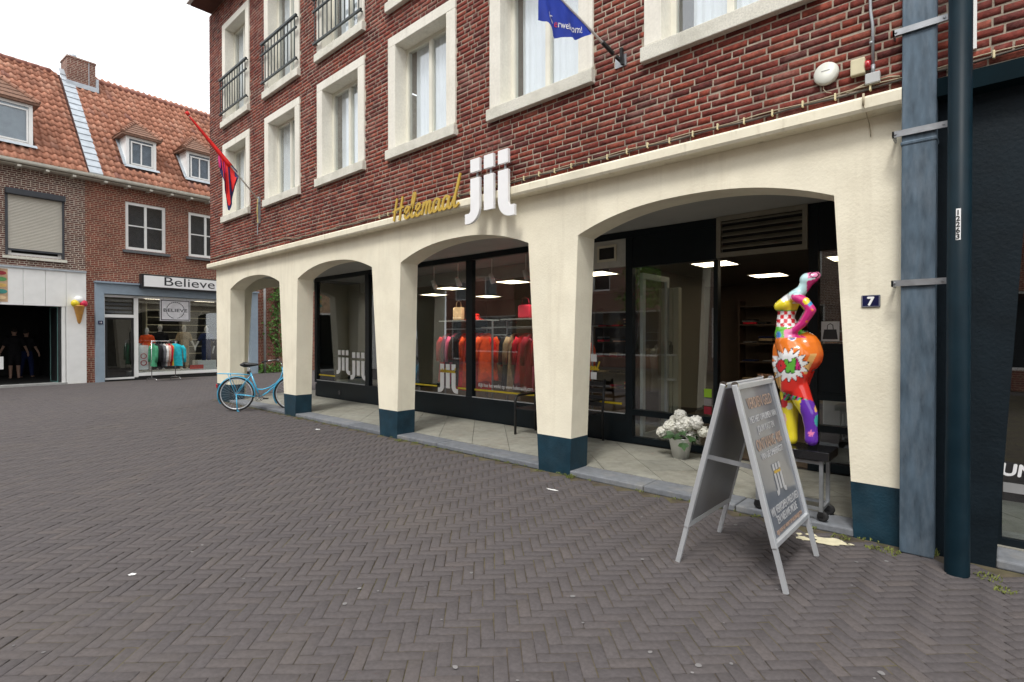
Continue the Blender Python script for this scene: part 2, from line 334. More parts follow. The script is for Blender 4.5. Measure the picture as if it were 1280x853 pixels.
def text_geo(s, size=1.0, extrude=0.0, xs=1.0):
    key = (s, size, extrude, xs)
    if key in _text_cache: return _text_cache[key]
    cu = bpy.data.curves.new('t', 'FONT'); cu.body = s; cu.size = size; cu.extrude = extrude; cu.align_x = 'CENTER'; cu.resolution_u = 4
    o = bpy.data.objects.new('t', cu); COL.objects.link(o); bpy.context.view_layer.update()
    dg = bpy.context.evaluated_depsgraph_get(); me = bpy.data.meshes.new_from_object(o.evaluated_get(dg))
    V = [(v.co.x * xs, v.co.y, v.co.z) for v in me.vertices]; Fc = [tuple(p.vertices) for p in me.polygons]
    bpy.data.objects.remove(o); bpy.data.curves.remove(cu); bpy.data.meshes.remove(me)
    _text_cache[key] = (V, Fc); return V, Fc
def text_on(mb, s, size, origin, right, up, extrude=0.0, width=None, bold=0.0):
    """text centred on origin (baseline), laid in the plane right/up"""
    V, Fc = text_geo(s, size, extrude)
    r = Vector(right).normalized(); u = Vector(up).normalized(); n = r.cross(u); o = Vector(origin); k = 1.0
    if width: k = width / (max(v[0] for v in V) - min(v[0] for v in V))
    mb.add([o + r * v[0] * k + u * v[1] + n * v[2] for v in V], Fc)
    if bold:
        for dx, dy in ((bold, 0), (-bold, 0), (0, bold), (0, -bold)):
            mb.add([o + r * (v[0] * k + dx) + u * (v[1] + dy) + n * (v[2] + 0.0004 * (1 + dx / bold * 0.3 + dy / bold * 0.6)) for v in V], Fc)
    return mb
def remesh(mb, voxel, smooth_it=6):
    me = mb.mesh('tmp'); o = bpy.data.objects.new('tmp', me); COL.objects.link(o)
    r = o.modifiers.new('r', 'REMESH'); r.mode = 'VOXEL'; r.voxel_size = voxel
    s = o.modifiers.new('s', 'SMOOTH'); s.iterations = smooth_it; s.factor = 0.5
    bpy.context.view_layer.update(); dg = bpy.context.evaluated_depsgraph_get()
    out = bpy.data.meshes.new_from_object(o.evaluated_get(dg)); bpy.data.objects.remove(o); bpy.data.meshes.remove(me)
    out.polygons.foreach_set('use_smooth', [True] * len(out.polygons)); return out
def caps(mb, pts, n=12):
    """tapered limb through (point, radius)"""
    P = [Vector(p) for p, r in pts]; rs = [r for p, r in pts]; path = []; rr = []
    for i in range(len(P)-1):
        for k in range(5): t = k/5; path.append(P[i].lerp(P[i+1], t)); rr.append(rs[i]*(1-t)+rs[i+1]*t)
    path.append(P[-1]); rr.append(rs[-1]); mb.tube(path, rr, n)
    for p, r in zip(P, rs): mb.ell(p, r, n, 8)
    return mb

# ================================================================== THE SETTING
D = 4.94            # front of the arcade piers
YB = 4.86           # front of the brick wall above
YS = 6.80           # shop front behind the arcade
ZF = 0.05           # arcade floor
ZB0, ZB1 = 3.28, 3.41
XL = -14.49; XR = 4.0
g = MB(); g.add([(-300,-300,-0.03),(300,-300,-0.03),(300,300,-0.03),(-300,300,-0.03)], [(0,1,2,3)])
structure(build(g, 'ground', ground_m))
LDIR = np.array([-math.sin(R(5.2)), math.cos(R(5.2)), 0.0]); LN = np.array([LDIR[1], -LDIR[0], 0.0]); LO = np.array([-22.78, 1.55, 0.0]); LRZ = R(95.2)
def left_w(s, o, z): p = LO + LDIR * s + LN * o; return (p[0], p[1], z)
# joint sand under the pavers
def street_z(x, y): return 0.004*math.sin(x*0.9)*math.cos(y*0.8) - 0.002
sd = MB(); _xs = np.arange(-24.0, 5.01, 0.3); _ys = np.concatenate([np.arange(-9.0, D-0.05, 0.3), [D-0.02], np.arange(D+0.25, 16.0, 0.3)]); _n = len(_ys)
sd.add([(x, y, street_z(x, y) - 0.0065) for x in _xs for y in _ys], [(i*_n+j, (i+1)*_n+j, (i+1)*_n+j+1, i*_n+j+1) for i in range(len(_xs)-1) for j in range(_n-1) if not (_xs[i] > -14.5 and _ys[j] > D-0.1) and not ((np.array([_xs[i+1], _ys[j], 0]) - LO) @ LN < -0.25)])
sand = structure(build(sd, 'street_bedding', sand_m))
# herringbone pavers, 45 degrees to the facade
def pavers():
    W, L, J = 0.071, 0.2045, 0.0062
    a1 = np.array([math.cos(R(45)), math.sin(R(45))]); a2 = np.array([-a1[1], a1[0]])
    I, Jx = np.meshgrid(np.arange(-420, 420), np.arange(-75, 75), indexing='ij'); I = I.ravel(); Jx = Jx.ravel()
    hx = I*W + Jx*L; hy = I*W - Jx*L
    cen = np.concatenate([np.stack([hx + L/2, hy + W/2], 1), np.stack([hx + L + W/2, hy + W - L/2], 1)])
    vert = np.concatenate([np.zeros(len(I)), np.ones(len(I))])
    P = cen[:, :1] * a1 + cen[:, 1:] * a2 + np.array([-8.0, 4.0])
    x, y = P[:, 0], P[:, 1]
    lx = (P - LO[:2]) @ LN[:2]
    ok = (x < 4.5) & (y > -3.0) & (y < 15.5) & (lx > 0.12) & ~((y > D + 0.02) & (x > -14.30))
    ok &= ~((y > D - 0.09) & (x > -14.5))     # a row of border stones along the arcade
    v = np.stack([x, y, np.zeros_like(x)], 1) - _c0; z = v @ _fw; px = CX + F_PX * (v @ _rt) / np.maximum(z, 0.1); py = CY - F_PX * (v @ _up) / np.maximum(z, 0.1)
    ok &= (z > 0.8) & (px > -420) & (px < 1700) & (py < 1500)
    P = P[ok]; vert = vert[ok]; z = z[ok]; px = px[ok]; py = py[ok]; n = len(P)
    ang = R(45) + vert * PI/2 + rng.normal(0, 0.011, n); hl = (L - J)/2 + rng.normal(0, 0.0006, n); hw = (W - J)/2 + rng.normal(0, 0.0006, n)
    P = P + rng.normal(0, 0.0007, (n, 2))
    zt = rng.normal(0, 0.0011, n); tx = rng.normal(0, 0.004, n); ty = rng.normal(0, 0.008, n)
    # gentle waviness of the street
    zt = zt + 0.004*np.sin(P[:,0]*0.9)*np.cos(P[:,1]*0.8) - 0.002
    ca, sa = np.cos(ang), np.sin(ang); cs = [(-1,-1),(1,-1),(1,1),(-1,1)]; V = np.zeros((n, 8, 3))
    for k, (sx, sy) in enumerate(cs):
        for lay in (0, 1):
            ch = 0.0028 if lay else 0.0
            u = sx * (hl - ch); w = sy * (hw - ch)
            V[:, k + 4*lay, 0] = P[:,0] + u*ca - w*sa; V[:, k + 4*lay, 1] = P[:,1] + u*sa + w*ca
            V[:, k + 4*lay, 2] = (zt + u*tx + w*ty) if lay else -0.02
    Fc = [(4,5,6,7),(0,1,5,4),(1,2,6,5),(2,3,7,6),(3,0,4,7)]
    # middle ring so that the worn edge is short and the sides steep
    Vm = V[:, 4:8].copy(); dirv = V[:, :4] - V[:, 4:8]; Vm[:, :, :2] += dirv[:, :, :2]; Vm[:, :, 2] -= 0.0028
    VV = np.concatenate([V[:, :4], Vm, V[:, 4:8]], 1)
    Fc = [(8,9,10,11)] + [(4+i, 4+(i+1)%4, 8+(i+1)%4, 8+i) for i in range(4)] + [(i, (i+1)%4, 4+(i+1)%4, 4+i) for i in range(4)]
    rnd = rng.random(n)
    vis = (px > 5) & (px < 1275) & (py < 848); order = np.argsort(np.where(vis, z, 1e9)); near = order[:300]
    msk = np.ones(n, bool); msk[near] = False
    st = structure(put('street_pavement', pieces_mesh('street_pavement', VV[msk], Fc, rnd[msk]), paver_m))
    proto = None
    for i in near:
        if proto is None:
            c = np.array([P[i,0], P[i,1], 0]); loc = VV[i] - c; a = ang[i]
            rot = np.array([[math.cos(-a), -math.sin(-a), 0],[math.sin(-a), math.cos(-a), 0],[0,0,1]])
            proto = pieces_mesh('paver', (loc @ rot.T)[None], Fc, np.zeros(1)); proto.materials.append(paver_m)
        o = bpy.data.objects.new('paver', proto); COL.objects.link(o); o.parent = st
        o.location = (P[i,0], P[i,1], zt[i]); o.rotation_euler = (ty[i], -tx[i], ang[i])
pavers()
# border row of pavers along the kerb
def border():
    n = int((XR + 14.5) / 0.072); V = []; 
    for i in range(n):
        x0 = -14.45 + i*0.072; h = rng.normal(0, 0.0015)
        a, b, c, d = x0 + 0.003, x0 + 0.069, D - 0.205, D - 0.004
        e = 0.003
        V.append([(a,c,-0.02),(b,c,-0.02),(b,d,-0.02),(a,d,-0.02),(a,c,h-e),(b,c,h-e),(b,d,h-e),(a,d,h-e),(a+e,c+e,h),(b-e,c+e,h),(b-e,d-e,h),(a+e,d-e,h)])
    Fc = [(8,9,10,11)] + [(4+i, 4+(i+1)%4, 8+(i+1)%4, 8+i) for i in range(4)] + [(i, (i+1)%4, 4+(i+1)%4, 4+i) for i in range(4)]
    structure(put('border_pavement', pieces_mesh('border_pavement', np.array(V), Fc, rng.random(n)), paver_m))

# ------------------------------------------------------------------ arcade floor: kerb and diagonal tiles
piers = [(-14.46,-13.65,-14.49,-13.58), (-10.73,-10.27,-10.96,-10.16), (-7.34,-6.89,-7.57,-6.79), (-4.03,-3.58,-4.20,-3.47), (-0.81,-0.505,-0.96,-0.505)]
fl = MB(); fl.box(-14.46, D+0.005, -0.02, XR, YS+0.3, ZF-0.015); fl.box(-14.46, YS+0.3, -0.02, -13.0, 15, ZF-0.012)
afl = structure(build(fl, 'arcade_floor', mat('floor_joint', (0.035,0.033,0.028), 0.9, var=0.3)))
def clip(poly, ax, val, keep_less):
    out = []
    for i in range(len(poly)):
        p, q = poly[i], poly[(i+1) % len(poly)]; ip = (p[ax] <= val) == keep_less or p[ax] == val; iq = (q[ax] <= val) == keep_less or q[ax] == val
        if ip: out.append(p)
        if ip != iq:
            t = (val - p[ax]) / (q[ax] - p[ax]); out.append((p[0]+(q[0]-p[0])*t, p[1]+(q[1]-p[1])*t))
    return out
TS = 0.52; r2 = math.sqrt(0.5)
for i in range(-40, 40):
    for j in range(-60, 10):
        c0 = -0.713 + TS*i; c1 = -8.2 + TS*j*-1 - 3.0; pts = []
        for (u, w) in ((0,0),(1,0),(1,1),(0,1)):
            c = c0 + (TS if u else 0) + (-0.0032 if u else 0.0032); e = c1 + (TS if w else 0) + (-0.0032 if w else 0.0032)
            pts.append((r2*(c - e), r2*(c + e)))
        pp = pts
        if max(p[1] for p in pp) < 5.2 or min(p[1] for p in pp) > 9.5 or max(p[0] for p in pp) < -14.5 or min(p[0] for p in pp) > 0.5: continue
        pp = clip(pp, 1, 5.262, False); 
        if len(pp) > 2: pp = clip(pp, 0, -14.44, False)
        if len(pp) > 2: pp = clip(pp, 0, 0.5, True)
        if len(pp) > 2 and np.mean([p[0] for p in pp]) > -13.1: pp = clip(pp, 1, YS - 0.03, True)
        if len(pp) > 2: pp = clip(pp, 1, 9.0, True)
        if len(pp) < 3: continue
        h = ZF + random.gauss(0, 0.0006); t = MB(); t.prism(pp, ZF - 0.02, h, 'z'); build(t, 'floor_tile', tile_m, afl)
kb = MB(); kb.box(-14.44, D+0.006, -0.02, XR, 5.25, ZF-0.02)
kerb = structure(build(kb, 'kerb', MATS['floor_joint']))
edges = [(-14.44 if i == 0 else piers[i-1][1], piers[i][0]) for i in range(1, 5)] + [(0.02, 3.9)]
edges[0] = (piers[0][1], piers[1][0])
for a, b in edges:
    k = max(1, round((b - a) / 0.98)); w = (b - a) / k
    for q in range(k):
        t = MB(); t.box(a + q*w + 0.003, D - 0.005 + random.gauss(0, 0.002), -0.015, a + (q+1)*w - 0.003, 5.256, ZF + random.gauss(0, 0.0015)); build(t, 'kerb_stone', kerb_m, kerb, bevel=0.012)

# ================================================================== CORNER BUILDING
cb = thing('corner_building', 'three-storey red brick corner building with cream arcade and concrete window surrounds', 'building', (-7.0, YB, 0))
WX = [-13.75, -11.41, -9.18, -6.96, -4.76, -2.60, -0.36, 1.88]   # left edge of the window surrounds
WW = 1.55; WZ0, WZ1 = 4.30, 6.17; UZ0, UZ1 = 6.56, 9.02; EZ = 9.62; XC = -14.66
holes = [(x, x + WW, WZ0 + 0.02, WZ1) for x in WX] + [(x, x + WW, UZ0 + 0.02, UZ1) for x in WX]
XEND = XR
w = MB(); wall_holes(w, XC + 0.002, XEND, ZB1 - 0.03, EZ, [h for h in holes], YB + 0.0005, 0.35)
w.box(XC + 0.01, YB + 0.35, ZB1 - 0.03, XC + 0.3, 16, EZ)       # side wall above the side street
wall = build(w, 'wall', mortar_m, cb)
def facade_bricks():
    ch = 0.0645; bh = 0.0532; j = 0.0105; out = []
    nrow = int((EZ - ZB1) / ch)
    for r in range(nrow):
        z0 = ZB1 + 0.012 + r * ch; zc = z0 + bh/2
        blk = [(h[0] - 0.004, h[1] + 0.004) for h in holes if h[2] - 0.01 < zc < h[3] + 0.01] ; blk.sort()
        segs = []; x = XC
        for a, b in blk:
            if a > x: segs.append((x, a))
            x = b
        segs.append((x, XEND))
        for (a, b) in segs:
            x = a - random.random() * 0.2 if a > XC else a - (0.11 if r % 2 else 0.0)
            prev = 0
            while x < b:
                hd = random.random() < 0.30 and prev < 2
                prev = prev + 1 if hd else 0
                Lb = 0.101 if hd else 0.211; Lb += random.gauss(0, 0.006)
                xa, xb = max(x, a), min(x + Lb, b)
                if xb - xa > 0.03: out.append((xa, xb, z0 + random.gauss(0, 0.0010), bh + random.gauss(0, 0.0012)))
                x += Lb + j
    B = np.array(out); n = len(B); e = 0.0018
    yf = YB + rng.normal(0, 0.0008, n) - 0.0032; V = np.zeros((n, 8, 3)); rot = rng.normal(0, 0.004, n)
    for k, (sx, sz) in enumerate(((0,0),(1,0),(1,1),(0,1))):
        X = np.where(sx, B[:,1], B[:,0]); Z = B[:,2] + sz * B[:,3] + (X - B[:,0]) * rot
        V[:, k] = np.stack([X, np.full(n, YB + 0.012), Z], 1)
        dx = e if sx == 0 else -e; dz = e if sz == 0 else -e
        V[:, k+4] = np.stack([X + dx + rng.normal(0, 0.0017, n), yf + rng.normal(0, 0.0005, n), Z + dz + rng.normal(0, 0.0010, n)], 1)
    Fc = [(4,5,6,7),(0,1,5,4),(1,2,6,5),(2,3,7,6),(3,0,4,7)]
    rnd = rng.random(n); org = np.array([-7.0, YB, 0])
    c = np.stack([(B[:,0]+B[:,1])/2, np.full(n, YB), B[:,2] + B[:,3]/2], 1)
    v = c - _c0; z = v @ _fw; px = CX + F_PX * (v @ _rt) / z; py = CY - F_PX * (v @ _up) / z
    vis = (px > 5) & (px < 1118) & (py > 3) & (py < 450) & (B[:,1]-B[:,0] > 0.18); near = np.argsort(np.where(vis, z, 1e9))[:300]
    msk = np.ones(n, bool); msk[near] = False
    bs = put('brickwork', pieces_mesh('brickwork', V[msk] - org, Fc, rnd[msk]), brick_m, wall); bs['kind'] = 'stuff'
    protos = {}
    for i in near:
        key = i % 12
        if key not in protos:
            me = pieces_mesh('brick', (V[i] - c[i])[None], Fc, np.zeros(1)); me.materials.append(brick_m); protos[key] = (me, B[i,1]-B[i,0])
        me, Lb = protos[key]; o = bpy.data.objects.new('brick', me); COL.objects.link(o); o.parent = wall
        o.location = c[i] - org; o.scale = ((B[i,1]-B[i,0]) / Lb, 1, 1)
facade_bricks()
# roof and eave
rf = MB(); rf.box(XC + 0.15, YB - 0.47, EZ, XEND, YB + 0.3, EZ + 0.16)
rf.prism([(YB - 0.47, EZ + 0.165), (15.5, EZ + 0.165), (10.3, EZ + 4.6)], XC + 0.1, XEND, 'x')
roof = build(rf, 'roof', mat('dark_tiles', (0.12, 0.05, 0.035), 0.8, var=0.2), cb)
gt = MB(); gt.box(XC + 0.12, YB - 0.55, EZ + 0.02, XEND, YB - 0.475, EZ + 0.14); build(gt, 'gutter', white_m, roof)
# windows of the upper floors
def window(x, z0, z1, tall):
    f = 0.185; ft = 0.15; zs = z0 + 0.17
    s = MB(); y0, y1 = YB - 0.028, YB + 0.26
    s.box(x, y0, zs, x + f, y1, z1 - ft); s.box(x + WW - f, y0, zs, x + WW, y1, z1 - ft); s.box(x, y0, z1 - ft + 0.0015, x + WW, y1, z1)
    fr = build(s, 'window_surround', stone_m, cb, bevel=0.006)
    s = MB(); s.prism([(YB - 0.075, z0), (YB + 0.26, z0), (YB + 0.26, z0 + 0.168), (YB - 0.075, z0 + 0.145)], x - 0.02, x + WW + 0.02, 'x'); build(s, 'sill', sill_m, fr, bevel=0.008)
    a, b = x + f, x + WW - f; yy = YB + 0.185
    s = MB(); t = 0.055
    s.box(a, yy, zs, a + t, yy + 0.07, z1 - ft); s.box(b - t, yy, zs, b, yy + 0.07, z1 - ft)
    s.box(a + t, yy, zs, b - t, yy + 0.07, zs + 0.07); s.box(a + t, yy, z1 - ft - t, b - t, yy + 0.07, z1 - ft)
    m_ = (a + b) / 2; s.box(m_ - 0.032, yy - 0.006, zs + 0.07, m_ + 0.032, yy + 0.064, z1 - ft - t)
    build(s, 'window_frame', offwhite_m, fr)
    for q, (p0, p1) in enumerate(((a + t, m_ - 0.032), (m_ + 0.032, b - t))):
        s = MB(); s.box(p0 - 0.004, yy + 0.03, zs + 0.066, p1 + 0.004, yy + 0.036, z1 - ft - t + 0.004); build(s, 'pane', glass_m, fr)
    # sheer curtain
    s = MB(); c0, c1 = a + 0.10 + random.uniform(0, 0.1), b - 0.02; n = 110; vs = []; ph = random.random() * 6
    for i in range(n + 1):
        u = i / n; xx = c0 + (c1 - c0) * u; o_ = 0.012 * math.sin(u * 70 + ph) + 0.008 * math.sin(u * 23 + ph)
        vs += [(xx, yy + 0.085 + o_, zs + 0.05), (xx, yy + 0.085 + o_ * 0.8, z1 - ft - 0.02)]
    s.add(vs, [(2*i, 2*i+2, 2*i+3, 2*i+1) for i in range(n)]); build(s, 'curtain', curtain_m, fr, smooth=True)
    s = MB(); s.add([(x, yy+0.6, z0), (x+WW, yy+0.6, z0), (x+WW, yy+0.6, z1), (x, yy+0.6, z1)], [(0,1,2,3)]); build(s, 'room', room_m, fr)
    if tall:
        s = MB(); yr = YB - 0.085; zz = z0 + 0.32
        s.bar((x - 0.02, yr, z0 + 1.13), (x + WW + 0.02, yr, z0 + 1.13), 0.042); s.bar((x - 0.02, yr, z0 + 0.90), (x + WW + 0.02, yr, z0 + 0.90), 0.03); s.bar((x - 0.02, yr, zz), (x + WW + 0.02, yr, zz), 0.034)
        rl = build(s, 'railing', rail_m, fr)
        s = MB()
        for i in range(11): xx = x + 0.05 + i * (WW - 0.1) / 10; s.bar((xx, yr, zz), (xx, yr, z0 + 1.12), 0.015)
        for xx in (x + 0.03, x + WW - 0.03):
            for z_ in (z0 + 1.13, zz): s.bar((xx, yr, z_), (xx, YB, z_), 0.02)
        build(s, 'balusters', rail_m, fr)
for i, x in enumerate(WX):
    window(x, WZ0, WZ1, False); window(x, UZ0, UZ1, True)

# cream arcade: piers, segmental arches, band
AB = 5.272
def arch_z(u): return 2.72 + 0.228 * (1 - abs(u) ** 2.3)
ar = MB(); top = ZB0 + 0.02
for k, (bl, br_, tl, tr) in enumerate(piers):
    z0 = 0.415
    def xa(z): return bl + (tl - bl) * z / 2.72
    def xb(z): return br_ + (tr - br_) * z / 2.72
    ar.add([(xa(z0),D,z0),(xb(z0),D,z0),(tr,D,2.72),(tl,D,2.72),(xa(z0),AB,z0),(xb(z0),AB,z0),(tr,AB,2.72),(tl,AB,2.72)],
           [(0,1,2,3),(7,6,5,4),(1,5,6,2),(4,0,3,7)])
    ar.add([(tl,D,2.72),(tr,D,2.72),(tr,D,top),(tl,D,top),(tl,AB,2.72),(tr,AB,2.72),(tr,AB,top),(tl,AB,top)], [(0,1,2,3),(7,6,5,4)])
    p = MB(); q = 0.003; zz = 0.415 if k < 4 else 0.43
    p.add([(bl-q,D-q,-0.02),(br_+q,D-q,-0.02),(xb(zz)+q,D-q,zz),(xa(zz)-q,D-q,zz),(bl-q,AB+q,-0.02),(br_+q,AB+q,-0.02),(xb(zz)+q,AB+q,zz),(xa(zz)-q,AB+q,zz)],
          [(0,1,2,3),(7,6,5,4),(1,5,6,2),(4,0,3,7),(3,2,6,7),(0,4,5,1)])
    build(p, 'plinth', plinth_m, cb)
for k in range(4):
    a, b = piers[k][3], piers[k+1][2]; n = 28; xs = [a + (b-a)*i/n for i in range(n+1)]; zs = [arch_z(2*i/n - 1) for i in range(n+1)]
    for i in range(n):
        ar.add([(xs[i],D,zs[i]),(xs[i+1],D,zs[i+1]),(xs[i+1],D,top),(xs[i],D,top),(xs[i],AB,zs[i]),(xs[i+1],AB,zs[i+1]),(xs[i+1],AB,top),(xs[i],AB,top)], [(0,1,2,3),(7,6,5,4),(1,0,4,5)])
arc = build(ar, 'arcade', cream, cb)
# side arcade around the corner
sa = MB(); X0, X1 = -14.487, -14.16
def side(ya, yb, ta, tb):
    sa.add([(X0,ya,0.0),(X0,yb,0.0),(X0,tb,2.72),(X0,ta,2.72),(X1,ya,0.0),(X1,yb,0.0),(X1,tb,2.72),(X1,ta,2.72)], [(0,1,2,3),(7,6,5,4),(0,4,5,1),(1,5,6,2),(4,0,3,7),(3,2,6,7)])
side(AB+0.004, 5.5, AB+0.004, 5.68); side(8.2, 8.7, 8.0, 8.9); side(11.3, 11.8, 11.1, 12.0)
for (a, b) in ((5.68, 8.0), (8.9, 11.1), (12.0, 14.2)):
    n = 16
    for i in range(n):
        y0_, y1_ = a + (b-a)*i/n, a + (b-a)*(i+1)/n; u0, u1 = arch_z(2*i/n-1), arch_z(2*(i+1)/n-1)
        sa.add([(X0,y0_,u0),(X0,y1_,u1),(X0,y1_,top),(X0,y0_,top),(X1,y0_,u0),(X1,y1_,u1),(X1,y1_,top),(X1,y0_,top)], [(0,1,2,3),(7,6,5,4),(0,4,5,1)])
for (a, b) in ((AB+0.004, 5.68), (8.0, 8.9), (11.1, 12.0)): sa.box(X0, a, 2.7205, X1, b, top)
build(sa, 'side_arcade', cream, cb)
bd = MB(); bd.prism([(D+0.001, ZB0), (YB-0.055, ZB0+0.006), (YB-0.07, ZB0+0.03), (YB-0.07, ZB1-0.025), (YB-0.055, ZB1-0.006), (YB+0.1, ZB1), (YB+0.3, ZB1), (YB+0.3, ZB0)], XC-0.06, -0.506, 'x')
bd.box(XC-0.06, YB+0.302, ZB0, XC+0.2, 15, ZB1)
build(bd, 'band_course', band_m, cb)
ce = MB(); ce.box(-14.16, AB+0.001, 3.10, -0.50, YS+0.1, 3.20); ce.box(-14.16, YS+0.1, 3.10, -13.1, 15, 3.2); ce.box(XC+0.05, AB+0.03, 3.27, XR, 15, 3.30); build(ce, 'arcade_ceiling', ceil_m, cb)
# painted part of the arcade, next shop
dk = MB()
dk.add([(-0.504,D+0.002,-0.02),(0.02,D+0.002,-0.02),(0.17,D+0.002,2.72),(-0.504,D+0.002,2.72),(-0.504,AB,-0.02),(0.02,AB,-0.02),(0.17,AB,2.72),(-0.504,AB,2.72)], [(0,1,2,3),(7,6,5,4),(1,5,6,2),(4,0,3,7)])
dk.box(-0.504, D+0.002, 2.7205, 0.17, AB, ZB0)
a, b = 0.17, 3.4
for i in range(20):
    x0_, x1_ = a+(b-a)*i/20, a+(b-a)*(i+1)/20; u0, u1 = arch_z(2*i/20-1), arch_z(2*(i+1)/20-1)
    dk.add([(x0_,D+0.002,u0),(x1_,D+0.002,u1),(x1_,D+0.002,ZB0),(x0_,D+0.002,ZB0),(x0_,AB,u0),(x1_,AB,u1),(x1_,AB,ZB0),(x0_,AB,ZB0)], [(0,1,2,3),(7,6,5,4),(1,0,4,5)])
dk.box(3.4, D+0.002, -0.02, XR, AB, ZB0); build(dk, 'painted_arcade', navy_wall, cb)
bd = MB(); bd.prism([(D+0.003, ZB0-0.012), (YB-0.05, ZB0-0.006), (YB-0.05, ZB1-0.01), (YB+0.3, ZB1-0.004), (YB+0.3, ZB0-0.012)], -0.498, XR, 'x'); build(bd, 'painted_band', mat('navy_band', (0.004, 0.013, 0.018), 0.8, var=0.2, spec=0.08), cb)
# neighbour's shop window
ns = MB(); ns.box(0.0, 5.30, ZF, XR, 5.36, 0.10); ns.box(0.0, 5.30, 0.10, 0.055, 5.36, 2.9); ns.box(1.6, 5.30, 0.1, 1.68, 5.36, 2.9); ns.box(0.056, 5.30, 2.84, XR, 5.36, 3.1)
nsh = build(ns, 'neighbour_shopfront', navy_m, cb)
t = MB(); t.box(0.05, 5.325, 0.10, 1.61, 5.331, 2.85); build(t, 'pane', shopglass_m, nsh)
t = MB(); t.box(-0.40, 5.40, 0.0, XR, 9.0, 0.04); t.box(-0.40, 8.9, 0.04, XR, 9.0, 3.1); t.box(-0.40, 5.40, 3.0, XR, 9.0, 3.1); t.box(XR-0.1, 5.4, 0.04, XR, 8.9, 3.0); build(t, 'neighbour_room', dark_m, nsh)
t = MB(); t.box(0.06, 5.318, 0.44, 1.59, 5.324, 0.51); build(t, 'window_stripe', mat('grey_film', (0.30,0.30,0.30), 0.5), nsh); t = MB(); text_on(t, 'UN2', 0.125, (0.165, 5.317, 0.565), (1,0,0), (0.12,0,1), 0.002, bold=0.004); build(t, 'window_lettering', lwhite_m, nsh)
nx = MB(); nx.box(-0.46, AB, 0.0, -0.38, 13, 3.1); build(nx, 'party_wall', taupe_m, cb)

# ------------------------------------------------------------------ shop front behind the arcade
sf = build(MB().box(-13.06, YS, 3.0, -1.575, YS+0.09, 3.095), 'shopfront', navy_m, cb)
fr = MB()
def post(x0, x1, z0, z1, y=YS-0.003, d=0.10): fr.box(x0, y, z0, x1, y + d, z1)
post(-13.06, -12.94, 0.40, 2.998); post(-10.70, -10.55, 0.46, 2.998); post(-9.15, -9.02, 0.46, 2.998); post(-7.31, -7.15, 0.46, 2.998); post(-5.45, -5.30, 0.46, 2.998)
post(-3.94, -3.83, ZF, 2.998); post(-2.665, -2.61, ZF, 2.56); post(-1.575, -1.475, ZF, 3.095); post(-0.60, -0.46, ZF, 3.095)
post(-12.938, -3.942, 0.37, 0.458); post(-3.828, -2.667, 0.455, 0.54); post(-3.828, -2.667, 0.06, 0.15); post(-3.828, -2.624, 2.57, 2.998, YS+0.004)
post(-1.473, -0.602, 0.86, 0.94); post(-1.473, -0.602, 0.50, 0.58); post(-1.473, -0.602, 1.42, 1.50); post(-1.473, -0.602, 0.06, 0.16); post(-1.473, -0.602, 2.55, 3.095)
build(fr, 'frame', navy_m, sf)
rs = MB(); rs.box(-13.05, YS+0.012, 0.03, -3.942, YS+0.07, 0.369); rs.box(-1.473, YS+0.01, 0.941, -0.602, YS+0.07, 1.419); build(rs, 'riser_panel', navy_m, sf)
vt = MB(); vt.lathe([(0.055, 0), (0.055, 0.012), (0.038, 0.012), (0.038, 0.004)], (-11.85, YS+0.011, 0.21), 18, Matrix.Rotation(PI/2, 4, 'X')); build(vt, 'vent_ring', mat('dark_grey', (0.05,0.05,0.055), 0.5), sf)
panes = [(-12.94,-10.70,0.458,3.0), (-10.55,-9.15,0.458,3.0), (-9.02,-7.31,0.458,3.0), (-7.15,-5.45,0.458,3.0), (-5.30,-3.94,0.458,2.60), (-3.83,-2.665,0.54,2.57), (-3.83,-2.665,0.15,0.455), (-1.475,-0.60,1.50,2.55), (-1.475,-0.60,0.58,0.86), (-1.475,-0.60,0.16,0.50)]
for a, b, c, d in panes:
    t = MB(); t.box(a - 0.004, YS+0.04, c - 0.003, b + 0.004, YS+0.046, d + 0.003); build(t, 'pane', shopglass_m, sf)
t = MB(); t.box(-12.93, YS-0.012, 0.46, -10.71, YS-0.004, 0.475); build(t, 'glazing_bead', alu_m, sf)
for a, b in ((-9.01,-7.32),(-7.14,-5.46),(-5.29,-3.95)): t = MB(); t.box(a, YS-0.012, 0.46, b, YS-0.004, 0.475); build(t, 'glazing_bead', alu_m, sf)
# white panel with small vent, big louvre over the door
t = MB(); t.box(-5.296, YS+0.006, 2.60, -3.945, YS+0.03, 2.998); build(t, 'vent_panel', mat('grey_white_panel', (0.50,0.49,0.44), 0.6), sf)
t = MB(); a, b, c, d = -4.42, -4.09, 2.69, 2.93
t.box(a, YS-0.012, c, b, YS+0.004, c+0.035); t.box(a, YS-0.012, d-0.035, b, YS+0.004, d); t.box(a, YS-0.012, c+0.035, a+0.035, YS+0.004, d-0.035); t.box(b-0.035, YS-0.012, c+0.035, b, YS+0.004, d-0.035)
build(t, 'vent_frame', beige_m, sf)
t = MB(); t.box(a+0.035, YS-0.004, c+0.035, b-0.035, YS+0.005, d-0.035); build(t, 'vent_grille', dark_m, sf)
a, b, c, d = -2.62, -1.578, 2.585, 3.095; t = MB(); fw = 0.055
t.box(a, YS-0.035, c, b, YS+0.03, c+fw); t.box(a, YS-0.035, d-fw, b, YS+0.03, d); t.box(a, YS-0.035, c+fw, a+fw, YS+0.03, d-fw); t.box(b-fw, YS-0.035, c+fw, b, YS+0.03, d-fw)
lv = build(t, 'louvre', mat('taupe_metal', (0.27,0.25,0.20), 0.5), sf)
t = MB(); t.box(a+fw, YS+0.035, c+fw, b-fw, YS+0.045, d-fw); build(t, 'louvre_back', dark_m, sf)
